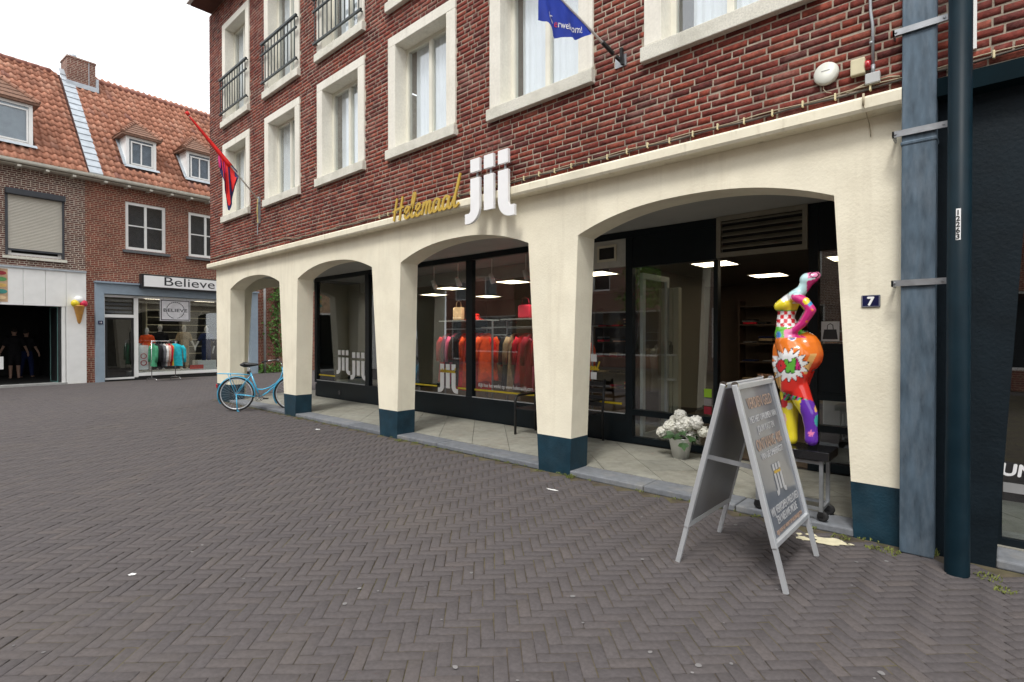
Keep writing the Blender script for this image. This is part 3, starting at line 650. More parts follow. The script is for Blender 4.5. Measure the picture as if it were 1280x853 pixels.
for i in range(5):
    z = c + fw + 0.04 + i * 0.080
    t = MB(); t.prism([(YS-0.028, z), (YS+0.028, z+0.05), (YS+0.028, z+0.058), (YS-0.028, z+0.008)], a+fw, b-fw, 'x'); build(t, 'louvre_slat', MATS['taupe_metal'], sf)
# left return of the shop, closed solid to block the bright sky beyond
t = MB(); t.box(-13.05, YS+0.102, ZF, -12.91, 13.2, 3.1); build(t, 'closed_side_front', navy_m, cb)
# interior
t = MB(); t.box(-12.9, YS+0.11, 0.0, -0.47, 13.0, ZF); build(t, 'shop_floor', wood_floor, cb)
t = MB(); t.box(-13.04, 13.0, 0, -0.38, 13.2, 3.2); build(t, 'back_wall', taupe_m, cb)
t = MB(); t.box(-12.9, YS+0.101, 3.05, -0.47, 8.05, 3.09); t.box(-12.9, 8.05, 2.78, -0.47, 8.1, 3.09); build(t, 'shop_bulkhead', mat('bulkhead_grey', (0.30,0.30,0.29), 0.85), cb)
t = MB(); t.box(-12.9, 8.101, 2.80, -0.47, 12.99, 2.86); build(t, 'shop_ceiling', mat('dark_ceiling', (0.09,0.08,0.07), 0.9), cb)
t = MB(); t.box(-4.62, 8.2, ZF, -4.5, 11.0, 2.78); build(t, 'shop_partition', taupe_m, cb)
for i, (x, y) in enumerate([(-10.12,8.9),(-12.0,9.9),(-11.3,11.4),(-7.9,8.75),(-8.2,11.0),(-5.65,8.7),(-3.45,8.85),(-3.3,11.2),(-1.6,9.5)]):
    q = thing('ceiling_light', ['square lit ceiling panel over the red garments', 'square lit ceiling panel by the shop side window', 'square lit ceiling panel deep in the shop behind the red garments', 'square lit ceiling panel over the blue garment', 'square lit ceiling panel behind the second rail of clothes', 'square lit ceiling panel behind the small vent panel', 'square lit ceiling panel above the entrance', 'square lit ceiling panel deep behind the entrance', 'square lit ceiling panel behind the painted statue'][i], 'ceiling light', (x, y, 2.8))
    b_ = MB(); s_ = 0.31
    b_.box(x-s_, y-s_, 2.785, x+s_, y-s_+0.02, 2.799); b_.box(x-s_, y+s_-0.02, 2.785, x+s_, y+s_, 2.799); b_.box(x-s_, y-s_+0.02, 2.785, x-s_+0.02, y+s_-0.02, 2.799); b_.box(x+s_-0.02, y-s_+0.02, 2.785, x+s_, y+s_-0.02, 2.799)
    build(b_, 'lamp_frame', white_m, q)
    b_ = MB(); b_.box(x-s_+0.02, y-s_+0.02, 2.790, x+s_-0.02, y+s_-0.02, 2.798); build(b_, 'diffuser', lamp_m, q)

# ================================================================== HOUSES ACROSS THE SIDE STREET (own frame: x along the front, y into the house)
brickA = brick_tex('brown_brick_far', (0.15, 0.050, 0.036), (0.085, 0.030, 0.026), (0.50, 0.44, 0.36))
brickB = brick_tex('orange_brick_far', (0.23, 0.050, 0.030), (0.135, 0.032, 0.024), (0.40, 0.30, 0.21), msize=0.009)
brickC = brick_tex('dark_brick_far', (0.19, 0.060, 0.04), (0.12, 0.04, 0.032), (0.36, 0.28, 0.22))
pantile_m = piece_mat('orange_pantile', [(0.0, (0.33, 0.145, 0.092)), (0.35, (0.40, 0.18, 0.115)), (0.7, (0.45, 0.21, 0.138)), (0.92, (0.48, 0.25, 0.17)), (1.0, (0.28, 0.13, 0.10))], 0.25, 5, rough=0.8, patch=(0.16, 0.08, 0.06), patch_scale=0.7, patch_amt=0.6)
flat_tile_m = mat('brown_flat_tile', (0.20, 0.11, 0.075), 0.85, var=0.3, scale=14)
lead_m = mat('lead_flashing', (0.42, 0.46, 0.50), 0.55, 0.2, var=0.15, scale=6)
bluegrey_m = mat('blue_grey_paint', (0.28, 0.35, 0.42), 0.55, var=0.06)
gutter_m = mat('gutter_cream', (0.62, 0.60, 0.52), 0.6, var=0.1)
darkglass_m = glass('dark_window_glass', (0.75, 0.78, 0.80), 1.6)
EO, EZL = 0.35, 7.05; RO, RZL = -3.2, 11.6; SL = (RZL - EZL) / (EO - RO)        # eave and ridge of the pitched roofs
def roof_y(z): return -(EO - (z - EZL) / SL)                                      # local y on the roof plane at height z
def pantiles(parent, s0, s1, dz, skip=lambda s, z: False, pick=None):
    Wt, Ex = 0.205, 0.315; n_c = int((s1 - s0) / Wt) + 1; slope = math.hypot(EO - RO, RZL + dz - EZL); rows = int(slope / Ex) + 1
    ang = math.atan2(RZL + dz - EZL, EO - RO); prof = [(0.0, 0.0), (0.13, 0.045), (0.28, 0.055), (0.45, 0.03), (0.65, -0.004), (0.85, -0.01), (1.0, 0.0)]
    loc = []; k = len(prof); tl = Ex + 0.05
    for u, h in prof: loc.append((u * (Wt + 0.012), 0.0, h + 0.040))
    for u, h in prof: loc.append((u * (Wt + 0.012), tl, h + 0.0))
    for u, h in prof: loc.append((u * (Wt + 0.012), 0.0, h + 0.008))
    Fc = [(i, i+1, k+i+1, k+i) for i in range(k-1)] + [(2*k+i, 2*k+i+1, i+1, i) for i in range(k-1)]
    me = pieces_mesh('roof_tile', np.array(loc)[None], Fc, np.zeros(1)); me.materials.append(pantile_m); me.polygons.foreach_set('use_smooth', [True] * len(me.polygons))
    spots = []
    for r in range(rows):
        for c in range(n_c):
            s = s0 + c * Wt; l = r * Ex; z = EZL + l * math.sin(ang); yy = -EO + l * math.cos(ang)
            if s + Wt > s1 + 0.1 or skip(s + Wt/2, z + 0.12): continue
            spots.append((s + random.gauss(0, 0.003), yy, z + 0.02, random.gauss(0, 0.006), random.gauss(0, 0.006)))
    key = [abs(sp[0] - pick) for sp in spots]; order = np.argsort(key); rest = []
    L0 = np.array(loc)
    for q, i in enumerate(order):
        s, yy, z, e1, e2 = spots[i]; M = Matrix.Translation((s, yy, z)) @ Matrix.Rotation(ang + e1, 4, 'X') @ Matrix.Rotation(e2, 4, 'Z')
        if q < 300:
            o = bpy.data.objects.new('roof_tile', me); COL.objects.link(o); o.parent = parent; o.matrix_basis = M
        else: A = np.array(M); rest.append(L0 @ A[:3, :3].T + A[:3, 3])
    if rest:
        m2 = pieces_mesh('roof_tiles', np.array(rest), Fc, rng.random(len(rest))); m2.polygons.foreach_set('use_smooth', [True] * len(m2.polygons))
        o = put('roof_tiles', m2, pantile_m, parent); o['kind'] = 'stuff'
def roof_part(house, s0, s1, dz):
    t = MB(); rz = RZL + dz; t.prism([(-EO, EZL), (-RO, rz), (-2*RO + EO, EZL), (-2*RO + EO - 0.05, EZL - 0.1), (-EO + 0.15, EZL - 0.1)], s0, s1, 'x')
    rf_ = build(t, 'roof', mat('roof_felt', (0.10, 0.045, 0.035), 0.9), house, world=False)
    t = MB(); n = int((s1 - s0) / 0.33)
    for i in range(n):
        a = s0 + i * 0.33; t.tube([(a, -RO, rz + 0.0), (a + 0.36, -RO, rz + 0.012)], 0.115, 10)
    build(t, 'ridge', mat('ridge_tile', (0.22, 0.085, 0.06), 0.8, var=0.25), rf_, world=False, smooth=True); return rf_
def gutter(house, s0, s1):
    t = MB(); n = 8; pr = []
    for i in range(n + 1): a = PI + PI * i / n; pr.append((-EO - 0.06 + 0.075 * math.cos(a), EZL - 0.02 + 0.075 * math.sin(a)))
    pr += [(-EO + 0.02, EZL + 0.02), (-EO - 0.14, EZL + 0.02)]; t.prism(pr, s0, s1, 'x'); g_ = build(t, 'gutter', gutter_m, house, world=False)
    t = MB(); t.box(s0, -EO + 0.03, EZL - 0.13, s1, 0.0, EZL - 0.09); build(t, 'soffit', gutter_m, house, world=False)
    x = s0 + 0.3
    while x < s1:
        t = MB(); t.box(x, -EO - 0.08, EZL - 0.19, x + 0.09, -0.02, EZL - 0.131); build(t, 'gutter_bracket', gutter_m, house, world=False); x += 0.68
def box_frame(t, a, b, c, d, y0, y1, w_):
    t.box(a, y0, c, a + w_, y1, d); t.box(b - w_, y0, c, b, y1, d); t.box(a + w_, y0, c, b - w_, y1, c + w_); t.box(a + w_, y0, d - w_, b - w_, y1, d)
def dormer(house, x0, x1, z0, z1, yf, pitch_h, over=0.16, panes=2):
    """front face x0..x1, z0..z1 at local y yf, hipped tile roof"""
    yb_e = roof_y(z1) ; t = MB()
    # body
    t.add([(x0,yf,z0),(x1,yf,z0),(x1,yf,z1),(x0,yf,z1),(x0,yb_e,z1),(x1,yb_e,z1)], [(0,1,2,3),(0,3,4),(1,5,2)])
    b_ = build(t, 'dormer', white_m, house, world=False)
    t = MB(); wf = 0.10; box_frame(t, x0 - 0.01, x1 + 0.01, z0 - 0.02, z1 - 0.005, yf - 0.05, yf - 0.003, wf); build(t, 'dormer_frame', white_m, b_, world=False)
    ia, ib, ic, id_ = x0 + wf, x1 - wf, z0 + wf, z1 - wf
    t = MB(); t.box(ia, yf - 0.006, ic, ib, yf - 0.004, id_); build(t, 'dormer_room', mat('pale_blue_backing', (0.55, 0.59, 0.63), 0.8), b_, world=False)  # even pale blue sheet close behind the pane
    t = MB(); box_frame(t, ia + 0.04, ib - 0.0, ic, id_ - 0.08, yf - 0.045, yf - 0.02, 0.045)
    if panes == 2: t.box((ia+ib)/2 - 0.02, yf - 0.045, ic + 0.045, (ia+ib)/2 + 0.02, yf - 0.02, id_ - 0.125)
    build(t, 'sash', white_m, b_, world=False)
    t = MB(); t.box(ia, yf - 0.018, ic, ib, yf - 0.014, id_); build(t, 'pane', darkglass_m, b_, world=False)
    # hipped roof
    e = over; zt = z1 + pitch_h; yr = roof_y(zt); xm = (x0 + x1) / 2; hip = min(yf + 0.55, yr - 0.02)
    A = (x0 - e, yf - e, z1 - 0.02); B = (x1 + e, yf - e, z1 - 0.02); Cc = (x1 + e, roof_y(z1) + 0.05, z1 - 0.02); Dd = (x0 - e, roof_y(z1) + 0.05, z1 - 0.02); E_ = (xm, hip, zt); F_ = (xm, yr, zt)
    A2, B2, C2, D2 = [(p[0], p[1], p[2] + 0.06) for p in (A, B, Cc, Dd)]
    t = MB(); t.add([A, B, Cc, Dd, A2, B2, C2, D2, E_, F_], [(3,2,1,0),(0,1,5,4),(1,2,6,5),(3,0,4,7),(4,5,8),(5,6,9,8),(7,4,8,9)])
    r_ = build(t, 'dormer_roof', flat_tile_m, b_, world=False)
    # tile courses as steps
    t = MB()
    def course(p, q, r2_, s2_, n):
        p, q, r2_, s2_ = map(Vector, (p, q, r2_, s2_)); nn = (q - p).cross(s2_ - p).normalized()
        if nn.z < 0: nn = -nn
        for i in range(n):
            a, b = i / n, min(1, (i + 1.15) / n); p0 = p.lerp(s2_, a); q0 = q.lerp(r2_, a); p1 = p.lerp(s2_, b); q1 = q.lerp(r2_, b)
            t.add([p0 + nn*0.03, q0 + nn*0.03, q1 + nn*0.008, p1 + nn*0.008, p0, q0], [(0,1,2,3),(4,5,1,0)])
    course(A2, B2, E_, E_, 6); course(B2, C2, F_, E_, 6); course(D2, A2, E_, F_, 6); build(t, 'tile_courses', flat_tile_m, b_, world=False)
    t = MB()
    for (p, q) in ((A2, E_), (B2, E_), (E_, F_)):
        p = Vector(p); q = Vector(q); n = 7
        for i in range(n): a = p.lerp(q, i/n); c = p.lerp(q, (i+1.1)/n); t.tube([a + Vector((0,0,0.045)), c + Vector((0,0,0.02))], [0.07, 0.05], 7)
    build(t, 'hip_tiles', mat('hip_tile', (0.30, 0.15, 0.10), 0.85, var=0.3), b_, world=False)
    t = MB(); t.add([(x0 - 0.13, roof_y(z0) - 0.12, z0 - 0.04), (x0, roof_y(z0) - 0.06, z0 - 0.04), (x0, yb_e - 0.03, z1 + 0.02), (x0 - 0.13, yb_e - 0.1, z1 + 0.02)], [(0,1,2,3)])
    t.add([(x0 - 0.1, yf - 0.13, z0 - 0.10), (x1 + 0.1, yf - 0.13, z0 - 0.10), (x1 + 0.1, yf - 0.03, z0), (x0 - 0.1, yf - 0.03, z0)], [(0,1,2,3)]); 
    for v in range(len(t.v)): t.v[v] = (t.v[v][0], t.v[v][1] - 0.05, t.v[v][2] + 0.045)
    build(t, 'flashing', lead_m, b_, world=False); return b_
BND = 2.17
# --- house with the snack bar
hA = thing('snack_bar_house', 'brown brick house with orange pantile roof, roller shutter and white snack bar front', 'house', tuple(LO), LRZ)
t = MB(); wall_holes(t, -4.0, BND, 3.77, EZL - 0.09, [(0.19, 1.57, 4.14, 6.05)], 0, 0.25); build(t, 'wall', brickA, hA, world=False)
t = MB(); t.box(-4.0, 6.2, 0, BND, 6.4, EZL); t.box(-4.05, 0.0, 0, -4.0, 6.4, EZL); t.box(BND - 0.012, 0.262, 0, BND - 0.002, 6.2, EZL); build(t, 'rear_wall', brickA, hA, world=False)
rA = roof_part(hA, -4.0, BND + 0.08, -0.15)
pantiles(rA, -4.0, BND - 0.02, -0.15, lambda s, z: -1.15 < s < 0.90 and 7.62 < z < 9.35, 1.5)
gutter(hA, -4.0, BND + 0.12)
dormer(hA, -1.10, 0.83, 7.66, 9.0, 0.07, 0.95, panes=1)
t = MB(); t.box(0.15, -0.16, 6.03, 1.62, 0.0, 6.22); sh = build(t, 'shutter_box', mat('shutter_grey', (0.045, 0.05, 0.06), 0.5), hA, world=False, bevel=0.02)
t = MB(); t.box(0.16, -0.05, 4.14, 0.22, 0.02, 6.029); t.box(1.545, -0.05, 4.14, 1.60, 0.02, 6.029); t.box(0.221, -0.02, 4.29, 1.544, 0.01, 4.345); build(t, 'shutter_rail', MATS['shutter_grey'], sh, world=False)
slat_m = mat('shutter_slat', (0.56, 0.53, 0.46), 0.6, var=0.03)
zz = 4.345
while zz < 6.02:
    t = MB(); t.prism([(-0.012, zz), (-0.024, zz + 0.014), (-0.024, zz + 0.030), (-0.012, zz + 0.045), (0.0, zz + 0.045), (0.0, zz)], 0.221, 1.544, 'x'); build(t, 'shutter_slat', slat_m, sh, world=False); zz += 0.047
t = MB(); box_frame(t, 0.23, 1.54, 4.14, 6.0, 0.06, 0.12, 0.08); build(t, 'window_frame', white_m, hA, world=False)
t = MB(); t.box(0.24, 0.14, 4.14, 1.53, 0.16, 6.0); build(t, 'window_back', dark_m, hA, world=False)
t = MB(); t.prism([(-0.09, 4.03), (0.24, 4.03), (0.24, 4.14), (-0.09, 4.115)], 0.09, 1.66, 'x'); build(t, 'sill', sill_m, hA, world=False)
# white fascia of separate panels
xs = [-4.0, -2.7, -1.6, -0.5, 0.03, 0.56, 1.10, 1.63, BND]
for a, b in zip(xs[:-1], xs[1:]):
    t = MB(); t.box(a + 0.004, -0.07, 2.575, b - 0.004, -0.01, 3.74); build(t, 'fascia_panel', white_m, hA, world=False, bevel=0.004)
t = MB(); t.box(-4.0, -0.11, 3.742, BND, 0.0, 3.80); build(t, 'fascia_flashing', lead_m, hA, world=False)
t = MB(); t.box(1.63, -0.068, 0.0, BND - 0.004, -0.01, 2.572); build(t, 'pillar_panel', white_m, hA, world=False, bevel=0.004)
t = MB(); t.box(1.53, 0.0, 0.0, BND, 0.25, 3.769); t.box(-4.0, 0.0, 2.60, 1.529, 0.25, 3.769); t.box(-4.0, 0.0, 0.0, -2.2, 0.25, 2.599); build(t, 'lower_wall', white_m, hA, world=False)
t = MB(); t.box(-2.2, -0.11, -0.02, 1.64, 0.3, 0.06); build(t, 'threshold', mat('threshold_stone', (0.33, 0.33, 0.32), 0.8), hA, world=False)
t = MB(); t.box(-2.2, 0.3, 0.0, BND - 0.02, 5.5, 0.055); t.box(-2.2, 5.5, 0.0, BND - 0.02, 5.6, 2.9); t.box(-2.3, 0.26, 0.0, -2.2, 5.6, 2.9); t.box(BND - 0.1, 0.26, 0.0, BND - 0.02, 5.5, 2.9); t.box(-2.2, 0.26, 2.75, BND - 0.1, 5.5, 2.85); build(t, 'interior', dark_m, hA, world=False)
t = MB(); t.box(1.44, 0.05, 0.062, 1.50, 0.95, 2.56); dl = build(t, 'door', mat('dark_door', (0.02, 0.022, 0.024), 0.4), hA, world=False)
t = MB(); box_frame(t, 0.07, 0.97, 0.062, 2.57, 1.425, 1.437, 0.03); t.v = [(v[1], v[0], v[2]) for v in t.v]; build(t, 'door_edge', mat('door_green', (0.12, 0.26, 0.24), 0.5), dl, world=False)
t = MB(); t.box(1.515, -0.06, 0.06, 1.60, 0.0, 2.57); build(t, 'door_frame', white_m, hA, world=False)
t = MB(); t.box(-0.9, -0.078, 2.66, 0.2, -0.071, 3.69); po = build(t, 'food_poster', mat('poster_tan', (0.50, 0.33, 0.20), 0.5, var=0.3, scale=6), hA, world=False)
for i, (c, r_) in enumerate([((0.30,0.02,0.03), 0.11), ((0.10,0.30,0.10), 0.12), ((0.65,0.42,0.12), 0.11), ((0.05,0.26,0.22), 0.13), ((0.70,0.52,0.30), 0.10)]):
    t = MB(); zc = 3.55 - i * 0.19; t.lathe([(r_, 0), (r_, 0.004)], (0.06, -0.079, zc), 14, Matrix.Rotation(PI/2, 4, 'X') @ Matrix.Diagonal((1, 0.55, 1, 1))); build(t, 'poster_picture', mat('print_%d' % i, c, 0.5, var=0.2), po, world=False)
t = MB(); t.box(-0.12, 0.35, 0.55, 0.16, 0.36, 0.95); build(t, 'notice', white_m, hA, world=False)
# --- clothes shop house
hB = thing('clothes_shop_house', 'orange-red brick house with two small dormers and a blue-grey shop front', 'house', tuple(LO), LRZ)
E1 = 8.12
upw = [(3.33, 4.62), (5.41, 6.70), (7.5, 8.79)]
t = MB(); wall_holes(t, BND + 0.002, 14.5, 0.0, EZL - 0.09, [(a, b, 4.72, 6.44) for a, b in upw] + [(2.42, 8.10, -0.01, 3.42)], 0, 0.25); build(t, 'wall', brickB, hB, world=False)
t = MB(); t.box(BND + 0.01, 6.2, 0, 14.5, 6.4, EZL); t.box(14.45, 0.26, 0, 14.5, 6.2, EZL); build(t, 'rear_wall', brickB, hB, world=False)
rB = roof_part(hB, BND + 0.30, 14.5, 0.0)
def skB(s, z): return any(a - 0.12 < s < a + 1.05 and 7.6 < z < 9.15 for a in (3.42, 5.42, 7.42)) or (2.3 < s < 3.28 and z > 11.05)
pantiles(rB, BND + 0.36, 14.5, 0.0, skB, 4.4)
gutter(hB, BND + 0.13, 14.5)
for a in (3.42, 5.42, 7.42): dormer(hB, a, a + 0.94, 7.76, 8.87, 0.2, 0.72)
t = MB()
for i in range(17):
    l = i / 17; l2 = (i + 1.2) / 17; z0_ = EZL + l * (RZL - EZL); z1_ = EZL + l2 * (RZL - EZL); y0_ = roof_y(z0_); y1_ = roof_y(z1_)
    t.add([(BND + 0.02, y0_ - 0.08, z0_ + 0.075), (BND + 0.40, y0_ - 0.08, z0_ + 0.075), (BND + 0.40, y1_ - 0.06, z1_ + 0.05), (BND + 0.02, y1_ - 0.06, z1_ + 0.05), (BND + 0.02, y0_ - 0.05, z0_ + 0.03), (BND + 0.40, y0_ - 0.05, z0_ + 0.03)], [(0,1,2,3), (4,5,1,0)])
build(t, 'verge_strip', lead_m, hB, world=False)
t = MB(); t.box(2.36, 2.72, 10.8, 3.22, 3.55, 12.05); t.box(2.34, 2.70, 12.05, 3.24, 3.57, 12.12); ch = build(t, 'chimney', brickC, hB, world=False)
t = MB(); t.lathe([(0.09, 0), (0.09, 0.12), (0.13, 0.14), (0.11, 0.22)], (2.62, 3.1, 12.1), 10); build(t, 'chimney_cowl', lead_m, ch, world=False)
t = MB(); t.box(2.30, 2.62, 10.98, 3.30, 2.70, 11.16); t.box(3.225, 2.64, 10.98, 3.30, 3.4, 11.5); t.box(3.0, 2.708, 11.16, 3.02, 2.718, 12.05); build(t, 'chimney_flashing', lead_m, ch, world=False)
for a, b in upw:
    t = MB(); box_frame(t, a, b, 4.72, 6.44, 0.04, 0.12, 0.10); m_ = (a + b)/2; t.box(m_ - 0.04, 0.05, 4.82, m_ + 0.04, 0.11, 6.34)
    t.box(a + 0.1, 0.055, 5.58, m_ - 0.04, 0.105, 5.62); t.box(m_ + 0.04, 0.055, 5.58, b - 0.1, 0.105, 5.62); wf = build(t, 'window', white_m, hB, world=False)
    for (p, q, r_, s_) in ((a+0.1, m_-0.04, 4.82, 5.58), (m_+0.04, b-0.1, 4.82, 5.58), (a+0.1, m_-0.04, 5.62, 6.34), (m_+0.04, b-0.1, 5.62, 6.34)):
        t = MB(); t.box(p, 0.078, r_, q, 0.084, s_); build(t, 'pane', darkglass_m, wf, world=False)
    t = MB(); t.box(a, 0.3, 4.7, b, 0.32, 6.5); build(t, 'window_back', mat('blind_grey', (0.10, 0.10, 0.11), 0.8), wf, world=False)
    t = MB(); t.prism([(-0.10, 4.60), (0.04, 4.60), (0.04, 4.715), (-0.10, 4.69)], a - 0.09, b + 0.12, 'x'); build(t, 'sill', mat('dark_stone_sill', (0.12, 0.125, 0.13), 0.8), wf, world=False)
# shop surround
t = MB(); t.box(2.41, -0.12, 0.0, 2.66, 0.24, 3.08); t.box(7.80, -0.12, 0.0, 8.09, 0.24, 3.08); t.box(2.41, -0.12, 3.081, 8.09, 0.24, 3.44); t.box(2.39, -0.20, 3.441, 8.11, 0.2, 3.50); build(t, 'shop_surround', bluegrey_m, hB, world=False)
t = MB(); t.box(2.662, 0.06, 0.10, 2.72, 0.14, 3.06); t.box(3.60, 0.06, 0.10, 3.73, 0.14, 3.06); t.box(7.70, 0.06, 0.10, 7.795, 0.14, 3.06); t.box(2.722, 0.06, 2.98, 7.698, 0.14, 3.06); t.box(2.722, 0.06, 2.26, 3.598, 0.14, 2.37); t.box(3.732, 0.0, 0.14, 7.698, 0.14, 0.25); t.box(2.722, 0.05, 0.06, 3.598, 0.14, 0.12); shf = build(t, 'shop_window_frame', white_m, hB, world=False)
t = MB(); t.box(2.67, 0.02, 0.0, 7.79, 0.2, 0.058); t.box(3.735, 0.04, 0.06, 7.695, 0.13, 0.138); build(t, 'base', black_m, hB, world=False)
t = MB(); t.box(3.732, 0.10, 0.25, 7.698, 0.106, 2.98); build(t, 'pane', shopglass_m, shf, world=False)
t = MB(); t.box(2.722, 0.10, 2.37, 3.598, 0.106, 2.98); build(t, 'pane', darkglass_m, shf, world=False)
t = MB(); box_frame(t, 2.74, 3.59, 0.13, 2.25, 0.09, 0.13, 0.06); t.bar((3.50, 0.04, 0.7), (3.50, 0.04, 1.75), 0.03); do = build(t, 'door', mat('dark_door2', (0.02, 0.02, 0.022), 0.4), hB, world=False)
t = MB(); t.box(2.80, 0.108, 0.19, 3.53, 0.114, 2.19); build(t, 'door_pane', darkglass_m, do, world=False)
for i in range(4):
    t = MB(); z = 2.42 + i * 0.14; t.prism([(0.20, z), (0.26, z + 0.09), (0.265, z + 0.09), (0.205, z)], 2.73, 3.59, 'x'); build(t, 'blind_slat', mat('grey_blind', (0.25, 0.25, 0.26), 0.7), shf, world=False)
t = MB(); t.box(2.66, 0.26, 0.0, 7.8, 4.5, 0.06); t.box(2.66, 4.5, 0, 7.8, 4.6, 3.2); t.box(2.5, 0.26, 0, 2.655, 4.6, 3.2); t.box(7.805, 0.26, 0, 7.9, 4.6, 3.2); t.box(2.66, 0.26, 3.1, 7.8, 4.5, 3.2); build(t, 'interior', mat('shop_room', (0.075, 0.072, 0.068), 0.85, var=0.2), hB, world=False)
t = MB(); t.box(3.74, 0.2, 0.062, 7.7, 1.35, 0.27); t.box(5.9, 0.4, 0.271, 6.6, 0.9, 0.62); build(t, 'window_platform', mat('platform_white', (0.6, 0.6, 0.58), 0.6), hB, world=False)
t = MB()
for i in range(7): t.box(5.2, 3.6 - i*0.01, 0.8 + i*0.32, 7.7, 3.95, 0.83 + i*0.32)
t.box(5.15, 3.58, 0.06, 5.2, 4.0, 3.0); build(t, 'wall_shelf', beige_m, hB, world=False)
t = MB(); t.box(4.4, 0.9, 3.06, 5.2, 1.5, 3.095); t.box(6.2, 0.9, 3.06, 7.0, 1.5, 3.095); build(t, 'shop_lamp', emis('soft_lamp', (1.0, 0.85, 0.62), 8.0), hB, world=False)
# --- third house: drainpipe and ivy (same row)
dp = MB(); dp.tube([left_w(8.41, 0.08, 0.0), left_w(8.41, 0.08, 6.9)], 0.05, 10); dp_o = single(dp, 'drainpipe', mat('pale_grey_pvc', (0.42, 0.42, 0.41), 0.5), 'pale grey drainpipe on brick wall beside the blue-grey shop surround', 'drainpipe', smooth=True)
iv = thing('ivy', 'green climbing plant on the brick wall seen through the corner arch', 'climbing plant', left_w(8.98, 0.02, 0.0), LRZ)
lf = MB(); st = MB()
leafp = [(0,0),(0.35,0.18),(0.5,0.5),(0.2,0.55),(0,1.0),(-0.2,0.55),(-0.5,0.5),(-0.35,0.18)]
def leaf(mb, c, n, size, roll):
    n = Vector(n).normalized(); u = n.cross(Vector((0,0,1))); u = u.normalized() if u.length > 0.1 else Vector((1,0,0)); v = n.cross(u); 
    u2 = u * math.cos(roll) + v * math.sin(roll); v2 = n.cross(u2); c = Vector(c)
    mb.add([c + u2 * p[0] * size + v2 * p[1] * size + n * (0.12 * size if abs(p[0]) > 0.3 else 0) for p in leafp], [(0,1,2,3,4),(0,4,5,6,7)])
random.seed(11)
for i in range(520):
    z = random.uniform(0.7, 3.9); s = 8.98 + random.gauss(0, 0.22 + 0.05 * math.sin(z * 4)) + 0.12 * math.sin(z * 2.3)
    if random.random() < 0.25: z = random.uniform(0.0, 0.4); s = random.uniform(8.1, 9.3)
    leaf(lf, left_w(s, random.uniform(0.03, 0.22), z), tuple(LN + np.array([random.gauss(0, .5), random.gauss(0, .5), random.gauss(0.3, .4)])), random.uniform(0.07, 0.14), random.uniform(0, 6.3))
build(lf, 'foliage', piece_mat('ivy_leaf', [(0.0, (0.05, 0.12, 0.02)), (0.5, (0.10, 0.21, 0.03)), (1.0, (0.16, 0.28, 0.05))], 0.5, 12, rough=0.5), iv)
for k in range(4): st.tube([left_w(8.9 + k*0.07, 0.02, 0.0), left_w(8.95 + 0.1*math.sin(k), 0.02, 1.6), left_w(8.9 + k * 0.09, 0.02, 3.7)], 0.012, 5)
build(st, 'stem', mat('ivy_stem', (0.09, 0.06, 0.04), 0.9), iv)

# ================================================================== across the street, behind the camera (seen mirrored in the shop windows)
def far_house(x0, x1, y, hgt, m, label, ground_c):
    h = thing('street_house', label, 'house', ((x0+x1)/2, y, 0), PI, 'terraced houses across the street, seen in the shop windows')
    ww = x1 - x0; hw = ww/2; hl = []; n = max(2, int(ww / 2.3)); 
    for fz in (4.0, 6.9):
        for i in range(n): c = -hw + ww * (i + 0.5) / n; hl.append((c - 0.55, c + 0.55, fz, fz + 1.7))
    hl.append((-hw + 0.5, hw - 1.9, 0.6, 2.9)); hl.append((hw - 1.5, hw - 0.5, 0.05, 2.9)); t = MB(); wall_holes(t, -hw, hw, 0, hgt, hl, 0, 0.25); build(t, 'wall', m, h, world=False)
    t = MB(); t.prism([(-0.3, hgt), (8.3, hgt), (4.0, hgt + 3.6)], -hw, hw, 'x'); build(t, 'roof', MATS['roof_felt'] if len(label) % 2 else MATS['hip_tile'], h, world=False)
    t = MB(); t.box(-hw, 8.0, 0, hw, 8.1, hgt); t.box(-hw, 0.26, 0, -hw + 0.1, 8, hgt); t.box(hw - 0.1, 0.26, 0, hw, 8, hgt); build(t, 'rear_wall', m, h, world=False)
    for a, b, c, d in hl:
        t = MB(); box_frame(t, a, b, c, d, 0.08, 0.15, 0.08); wv = build(t, 'window', white_m, h, world=False)
        t = MB(); t.box(a + 0.08, 0.11, c + 0.08, b - 0.08, 0.116, d - 0.08); build(t, 'pane', darkglass_m, wv, world=False)
        t = MB(); t.box(a, 0.5, c, b, 0.52, d); build(t, 'window_back', room_m, wv, world=False)
far_house(-28.0, -19.52, -10.5, 9.0, brickB, 'orange brick house across the street at the far row end', None)  # unseen house added to cover sky mirrored in the shop glass
far_house(-19.5, -11.5, -10.5, 8.8, brickC, 'dark brick house across the street, mirrored in the shop window', None)
far_house(-11.48, -4.5, -10.5, 9.6, brickA, 'brown brick house across the street, taller than its neighbours', None)
far_house(-4.48, 3.0, -10.5, 8.6, brickB, 'orange brick house across the street behind the street tree', None)
far_house(3.02, 10.0, -10.5, 9.2, brickC, 'dark brick house across the street behind the dark pole', None)
tr = thing('street_tree', 'leafy street tree in front of the houses across the street', 'tree', (-10.0, -6.5, 0))
t = MB(); t.tube([(-10,-6.5,0),(-10.05,-6.45,1.5),(-9.95,-6.5,3.0),(-10.05,-6.5,5.2)], [0.16,0.13,0.11,0.04], 10)
for k in range(7): a = k*0.9; t.tube([(-10,-6.5,2.4+0.3*k), (-10+1.0*math.cos(a), -6.5+1.0*math.sin(a), 3.3+0.35*k)], [0.06, 0.015], 6)
build(t, 'trunk', mat('bark', (0.10, 0.075, 0.055), 0.9, var=0.3, bump=0.6, bscale=20), tr, smooth=True)
t = MB()
